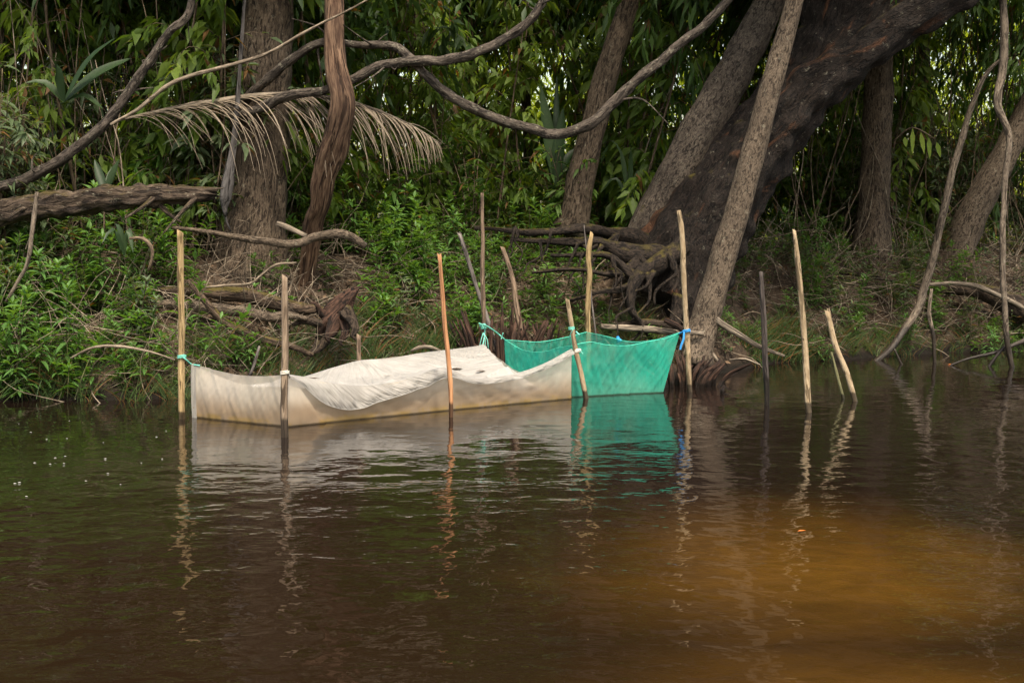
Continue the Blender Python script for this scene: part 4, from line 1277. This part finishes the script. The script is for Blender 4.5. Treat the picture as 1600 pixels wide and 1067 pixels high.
LS = [(340, 'grey green shrub in the thicket at the left'), (600, 'shrub in the thicket between the trunks left of centre'), (1000, 'shrub in the thicket under the looping vine'), (1340, 'shrub in the shade behind the great dark tree'), (2200, 'shrub in the brown thicket at the right')]
scatter(greyshrub, 22, -160, 340, 1.6, 5, .75, 1.15, LS, 'shrubs')
scatter(shrub, 14, -160, 380, 2.5, 7, .8, 1.2, LS, 'shrubs')
scatter(shrub, 46, 380, 1040, 2.6, 8, .6, 1.15, LS, 'shrubs')
scatter(shrub, 22, 1000, 1380, 3.5, 9, .7, 1.1, LS, 'shrubs')
scatter(greyshrub, 26, 1280, 1800, 2.6, 7, .6, 1.05, LS, 'shrubs')
LY = [(340, 'slender leafy young tree in the thicket at the left'), (600, 'slender leafy young tree beyond the thick brown trunk'), (1020, 'slender leafy young tree in the backlit thicket at centre'), (1340, 'slender leafy young tree in the shade behind the great dark tree'), (2200, 'slender leafy young tree in the thicket at the right')]
scatter(young, 16, -250, 380, 2.8, 9, .8, 1.15, LY, 'young trees')
LB = [(340, 'broad-leaved sapling in the thicket at the left'), (600, 'broad-leaved sapling beyond the thick brown trunk'), (1020, 'yellowish broad-leaved sapling in the thicket at centre'), (1340, 'broad-leaved sapling in the shade behind the great dark tree'), (2200, 'broad-leaved sapling in the thicket at the right')]
scatter(broadyoung, 22, 440, 1020, 2.8, 6, .7, 1.1, LB, 'broad saplings')
scatter(broadyoung, 20, -160, 400, 2.4, 6, .7, 1.1, LB, 'broad saplings')
scatter(broadyoung, 18, 1060, 1800, 3.2, 7, .7, 1.1, LB, 'broad saplings')
scatter(young, 22, 380, 1050, 4.2, 12, .8, 1.2, LY, 'young trees')
scatter(young, 22, 1000, 1400, 4.5, 11, .8, 1.2, LY, 'young trees')
scatter(young, 24, 1340, 1900, 3.2, 9, .8, 1.15, LY, 'young trees')


# single spray of bright yellow-green leaves at the right
mb = MB()
limb(mb, [(1395, 222, 2), (1425, 200, 2.5), (1462, 218, 2)], 20.6, seg=5, step=.05, seed=600)
rt = tag(empty('leafy_branch', W(1395, 222, 20.6)), 'sprig of bright yellow-green hanging leaves at the right', 'branch')
part('stem', mb, M['cane'], rt, W(1395, 222, 20.6))
ml = MB()
pp = [W(1426 + k * 12.5, (214, 200, 206, 214, 222)[k + 1], 20.55) for k in range(-1, 4)]
leaves(ml, pp, [((.1, -.05, .12, .02, .2)[k], -.2, -1) for k in range(5)], [(0, -1, 0)] * 5, [.16, .40, .34, .34, .24], .075, .1, .0, RNG.random(5))
part('foliage', ml, M['yellowleaf'], rt, W(1395, 222, 20.6))


# broad lance leaves
def broad(label, px, py, d, specs):
    b = W(px, py, d)
    ml = MB()
    for (tx, ty, w, bend) in specs:
        e = W(tx, ty, d + RG.uniform(-.3, .3))
        m_ = (b + e) / 2 + Vector((0, 0, bend))
        P, _ = catmull([b, m_, e], [1, 1, 1], .08)
        k = np.linspace(0, 1, len(P))
        ribbon(ml, P, w * np.clip(np.sin(np.pi * (k * .93 + .05)) ** .8, .05, 1), (0, -.6, .8), RG.random(), fold=.25)
    return thing_mesh('broad_leaved_plant', ml, M['big'], label, 'plant', b)


broad('broad leaved plant with long dark blades at upper left', 100, 160, 16.0, [(205, 92, .16, .05), (80, 90, .10, .1), (40, 130, .10, .1), (160, 170, .10, .1), (180, 60, .10, .1)])
broad('cluster of broad upright blades behind the low point of the vine', 868, 290, 19.6, [(845, 135, .17, .0), (880, 170, .17, .05), (905, 230, .12, .1), (842, 230, .10, .1), (870, 120, .1, 0)])
broad('pair of dark upright blades above the mossy log', 165, 305, 15.8, [(148, 250, .10, 0), (186, 250, .10, 0), (175, 262, .08, 0)])
broad('broad drooping blades beside the centre leaning trunk', 985, 330, 19.4, [(955, 220, .07, .3), (985, 225, .07, .3), (1010, 300, .07, .4), (940, 300, .06, .3)])
broad('long arching blades low on the left bank', 195, 400, 14.8, [(180, 350, .06, .1), (208, 395, .06, .25), (160, 380, .06, .2)])


# ------------------------------------------------------------------ dead palm frond
fb = W(196, 186, 15.7)
fr = tag(empty('palm_frond', fb), 'big dry palm frond drooping across the trunks with comb-like leaflets', 'palm frond')
mb = MB()
FP = [(150, 196, 3), (196, 186, 4), (260, 172, 8), (330, 160, 9), (400, 150, 9), (470, 148, 8), (540, 158, 7), (600, 178, 6), (645, 198, 4), (690, 226, 2)]
limb(mb, FP, 16.35, seg=7, step=.06, rough=.08, seed=620)
part('rachis', mb, M['drift'], fr, fb)
ml = MB()
P, _ = catmull([W(a, b_, 16.35) for a, b_, _ in FP], [1] * len(FP), .02)
nL = 92
for s_ in (-1, 1):
    for k in range(nL):
        t = .10 + .89 * (k + RG.random() * .6) / nL
        i = min(int(t * (len(P) - 1)), len(P) - 2)
        T_ = unit(P[min(i + 4, len(P) - 1)] - P[max(i - 4, 0)])
        L = 1.12 * (math.sin(math.pi * min(1, .16 + t * .84)) ** .6) * RG.uniform(.6, 1.15) + .06
        dep = np.array((0, s_ * .55, 0))
        d0 = unit(T_ * .9 + dep + np.array((0, 0, .18 if s_ > 0 else .05)) + np.array([RG.gauss(0, .13) for _ in range(3)]))
        q = P[i].copy(); pts = [q.copy()]; v = d0.copy()
        ns = 9; bend_ = RG.uniform(.5, 1.5)
        for j in range(ns):
            v = unit(v + np.array((RG.gauss(0, .035), RG.gauss(0, .03), (-.15 - .16 * t) * bend_)) * (1 if s_ < 0 else .7))
            q = q + v * L / ns
            pts.append(q.copy())
        kk_ = np.linspace(0, 1, ns + 1)
        ribbon(ml, pts, .0105 * (1 - kk_ * .8) + .001, (0, -.7, .6), RG.random(), fold=.3)
part('leaflets', ml, M['straw'], fr, fb)


# ------------------------------------------------------------------ grass tufts
def grass_mesh(seed, n, hmin, hmax):
    rr = random.Random(seed); ml = MB()
    for k in range(n):
        a = rr.uniform(0, 6.28); L = rr.uniform(hmin, hmax); lean = rr.uniform(.05, .55)
        q = np.array((rr.gauss(0, .07), rr.gauss(0, .05), -.03)); pts = [q.copy()]
        v = np.array((math.cos(a) * lean, math.sin(a) * lean, 1.0)); v /= np.linalg.norm(v)
        for j in range(6):
            v = unit(v + np.array((math.cos(a) * .1, math.sin(a) * .1, -.10 * rr.uniform(.4, 1.6))))
            q = q + v * L / 6; pts.append(q.copy())
        w = np.array([.7, 1, .95, .8, .6, .35, .05]) * rr.uniform(.006, .011)
        ribbon(ml, pts, w, (math.cos(a + 1), math.sin(a + 1), .3), rr.random(), fold=.2)
    return ml.mesh('grass_tuft')


GT = [grass_mesh(640 + i, 46, .18, .52) for i in range(5)]
for me in GT: me.materials.append(M['grass'])
LG = [(300, 'grass tuft at the foot of the far left bank'), (480, 'grass tuft behind the white end net'), (720, 'grass tuft at the waterline behind the white pen'), (1120, 'grass tuft behind the green net'), (1260, 'grass tuft beside the dark grey stake'), (2000, 'grass tuft at the waterline of the right bank')]


def tufts(n, px0, px1, u0, u1, s0, s1):
    for k in range(n):
        px = RG.uniform(px0, px1); p_ = at_bank(px, RG.uniform(u0, u1))
        p_.z = max(p_.z, -.03)
        o = bpy.data.objects.new('grass_tuft', GT[RG.randrange(5)])
        COL.objects.link(o); o.location = p_; o.rotation_euler = (RG.gauss(.1, .12), RG.gauss(0, .12), RG.uniform(0, 6.28))
        s_ = RG.uniform(s0, s1); o.scale = (s_, s_, s_)
        tag(o, region(px, LG), 'grass', 'grass ' + region(px, LG)[-20:])


tufts(34, -60, 300, -.15, .6, .6, 1.2)
tufts(26, 300, 500, -.05, .7, .6, 1.1)
tufts(56, 480, 740, -.05, .9, .7, 1.25)
tufts(34, 830, 1090, -.1, .8, .6, 1.1)
tufts(26, 1150, 1250, .0, .5, .8, 1.3)
tufts(30, 1250, 1430, -.05, .4, .5, 1.0)
tufts(16, 1430, 1640, -.1, .3, .5, .9)


# ------------------------------------------------------------------ tangles nobody could count
mb = MB()
rr = random.Random(91)


def twig_at(px, u, L, r, up=.35):
    p0 = at_bank(px, u) + Vector((0, 0, rr.uniform(-.02, .12)))
    a = rr.uniform(0, 6.28)
    v = Vector((math.cos(a), math.sin(a) * .6, rr.gauss(up, .35)))
    pts = [p0]
    for k in range(4):
        v = (v.normalized() + Vector((rr.gauss(0, .28), rr.gauss(0, .28), rr.gauss(-.06, .22)))).normalized()
        q = pts[-1] + v * (L / 4)
        gz = ground(q.x, q.y) + .01
        if q.z < gz: q.z = gz
        pts.append(q)
    tube(mb, pts, [r, r * .9, r * .75, r * .55, r * .3], seg=5, step=.09, rough=.15, seed=rr.random() * 50, tint=rr.random())


for n, a, b_, u0, u1, L0, L1 in ((330, -60, 520, .1, 2.8, .35, 1.4), (170, 500, 760, .2, 2.6, .3, 1.1), (170, 740, 1080, .3, 2.5, .3, .9), (420, 1130, 1700, .1, 3.6, .4, 1.6), (90, 1380, 1640, .1, 1.2, .4, 1.1)):
    for _ in range(n):
        twig_at(rr.uniform(a, b_), rr.uniform(u0, u1), rr.uniform(L0, L1), rr.uniform(.003, .009))
for _ in range(150):
    twig_at(rr.uniform(-40, 500), rr.uniform(-.1, 1.3), rr.uniform(.5, 1.3), rr.uniform(.003, .007), .9)
for _ in range(90):
    twig_at(rr.uniform(1130, 1650), rr.uniform(.2, 2.2), rr.uniform(.5, 1.4), rr.uniform(.003, .007), .9)
# rootlets hanging under the overhanging bank
for _ in range(260):
    px = rr.choice([rr.uniform(700, 1010), rr.uniform(290, 580), rr.uniform(760, 1010), rr.uniform(1380, 1620)])
    p0 = at_bank(px, rr.uniform(1.6, 2.6)) + Vector((0, -.15, .05))
    pts = [p0]
    for k in range(4):
        pts.append(pts[-1] + Vector((rr.gauss(0, .05), -rr.uniform(.0, .08), -rr.uniform(.06, .16))))
    tube(mb, pts, [.006, .006, .005, .004, .002], seg=5, step=.06, rough=.2)
o = link_mesh('dead_twigs', mb.mesh('dead_twigs'), None, [M['twig']])
tag(o, 'tangle of dead twigs and rootlets over the river bank', 'twigs', kind='stuff')

# dry canes standing and hanging in the thickets
def cane_mesh(seed):
    r2 = random.Random(seed); mb = MB()
    H = r2.uniform(2.2, 4.8); q = Vector((0, 0, -.1)); pts = [q]
    lx, ly = r2.gauss(0, .14), r2.gauss(0, .1)
    for k in range(6):
        q = q + Vector((lx * H / 6 + r2.gauss(0, .05), ly * H / 6 + r2.gauss(0, .05), H / 6)); pts.append(q)
    r = r2.uniform(.006, .016)
    tube(mb, pts, np.linspace(r, r * .4, 7), seg=5, step=.2, rough=.1, seed=seed)
    return mb.mesh('dry_cane')


CN = [cane_mesh(700 + i) for i in range(9)]
for i, me in enumerate(CN): me.materials.append(M['cane'] if i % 3 else M['twig'])
LC = [(340, 'dry brown cane in the thicket at the left'), (1000, 'dry brown cane in the thicket at the centre'), (2200, 'dry brown cane in the brown thicket at the right')]
for n, a, b_, u0, u1 in ((54, -60, 350, 1.6, 5), (26, 430, 1000, 3, 7), (90, 1230, 1680, 1.9, 6)):
    for _ in range(n):
        px = RG.uniform(a, b_); o = bpy.data.objects.new('dry_cane', CN[RG.randrange(9)])
        COL.objects.link(o); o.location = at_bank(px, RG.uniform(u0, u1)); o.rotation_euler = (RG.gauss(0, .2), RG.gauss(0, .25), RG.uniform(0, 6.28))
        tag(o, region(px, LC), 'cane', 'canes ' + region(px, LC)[-14:])

# leaf litter over the bank
ml = MB()
N = 9000
pos = []
for _ in range(N):
    px = rr.uniform(-120, 1720); p_ = at_bank(px, .15 + 6.5 * rr.random() ** 1.3)
    pos.append((p_.x, p_.y, p_.z + .012))
dirs = RNG.normal(size=(N, 3)) * np.array((1, 1, .35)) + np.array((0, -.25, 0))
ups = RNG.normal(size=(N, 3)) * .5 + np.array((0, -.3, 1))
Lr = RNG.uniform(.05, .13, N)
leaves(ml, pos, dirs, ups, Lr, Lr * RNG.uniform(.3, .5, N), .2, .1, None, 0, False)
o = link_mesh('leaf_litter', ml.mesh('leaf_litter'), None, [M['litter']])
tag(o, 'fallen brown leaves carpeting the bank', 'leaf litter', kind='stuff')

# forest behind, read as one mass
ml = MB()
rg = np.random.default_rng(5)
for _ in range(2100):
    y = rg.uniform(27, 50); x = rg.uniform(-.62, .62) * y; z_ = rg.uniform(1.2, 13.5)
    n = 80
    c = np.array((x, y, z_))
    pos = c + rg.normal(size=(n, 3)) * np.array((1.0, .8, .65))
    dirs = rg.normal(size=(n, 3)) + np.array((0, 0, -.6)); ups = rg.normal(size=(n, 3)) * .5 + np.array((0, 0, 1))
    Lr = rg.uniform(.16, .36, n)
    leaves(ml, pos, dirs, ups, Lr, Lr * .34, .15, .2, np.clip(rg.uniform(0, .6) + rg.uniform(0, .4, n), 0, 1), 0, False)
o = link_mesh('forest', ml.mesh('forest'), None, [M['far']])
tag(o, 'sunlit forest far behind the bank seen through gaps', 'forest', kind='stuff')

# ------------------------------------------------------------------ light
SUN_EL, SUN_AZ = math.radians(60), math.radians(165)      # azimuth measured from +Y (away from camera) towards +X
sd = Vector((math.sin(SUN_AZ) * math.cos(SUN_EL), math.cos(SUN_AZ) * math.cos(SUN_EL), math.sin(SUN_EL)))
sun = bpy.data.lights.new('sun', 'SUN'); sun.energy = 4.7; sun.angle = math.radians(5); sun.color = (1, .91, .76)
so = bpy.data.objects.new('sun', sun); so.rotation_euler = sd.to_track_quat('Z', 'Y').to_euler(); so.location = (0, 0, 30)
COL.objects.link(so)
w = bpy.data.worlds.new('World'); scn.world = w; w.use_nodes = True
nt = w.node_tree; nt.nodes.clear()
sky = nt.nodes.new('ShaderNodeTexSky'); sky.sky_type = 'NISHITA'; sky.sun_disc = False
sky.sun_elevation = SUN_EL; sky.sun_rotation = SUN_AZ
sky.air_density = 1.3; sky.dust_density = 4.0; sky.ozone_density = 1.0
bg = nt.nodes.new('ShaderNodeBackground'); bg.inputs['Strength'].default_value = .37
out = nt.nodes.new('ShaderNodeOutputWorld')
tint = nt.nodes.new('ShaderNodeMix'); tint.data_type = 'RGBA'; tint.blend_type = 'MULTIPLY'; tint.inputs[0].default_value = 1; tint.inputs[7].default_value = (1.07, 1.0, .88, 1)
nt.links.new(sky.outputs[0], tint.inputs[6]); nt.links.new(tint.outputs[2], bg.inputs[0]); nt.links.new(bg.outputs[0], out.inputs[0])

scn.view_settings.view_transform = 'Standard'
scn.view_settings.look = 'None'
scn.view_settings.exposure = 0
cy = scn.cycles
cy.use_denoising = True
cy.max_bounces = 8; cy.diffuse_bounces = 4; cy.glossy_bounces = 3; cy.transmission_bounces = 6; cy.transparent_max_bounces = 12
cy.sample_clamp_indirect = 6
cy.caustics_reflective = False; cy.caustics_refractive = False
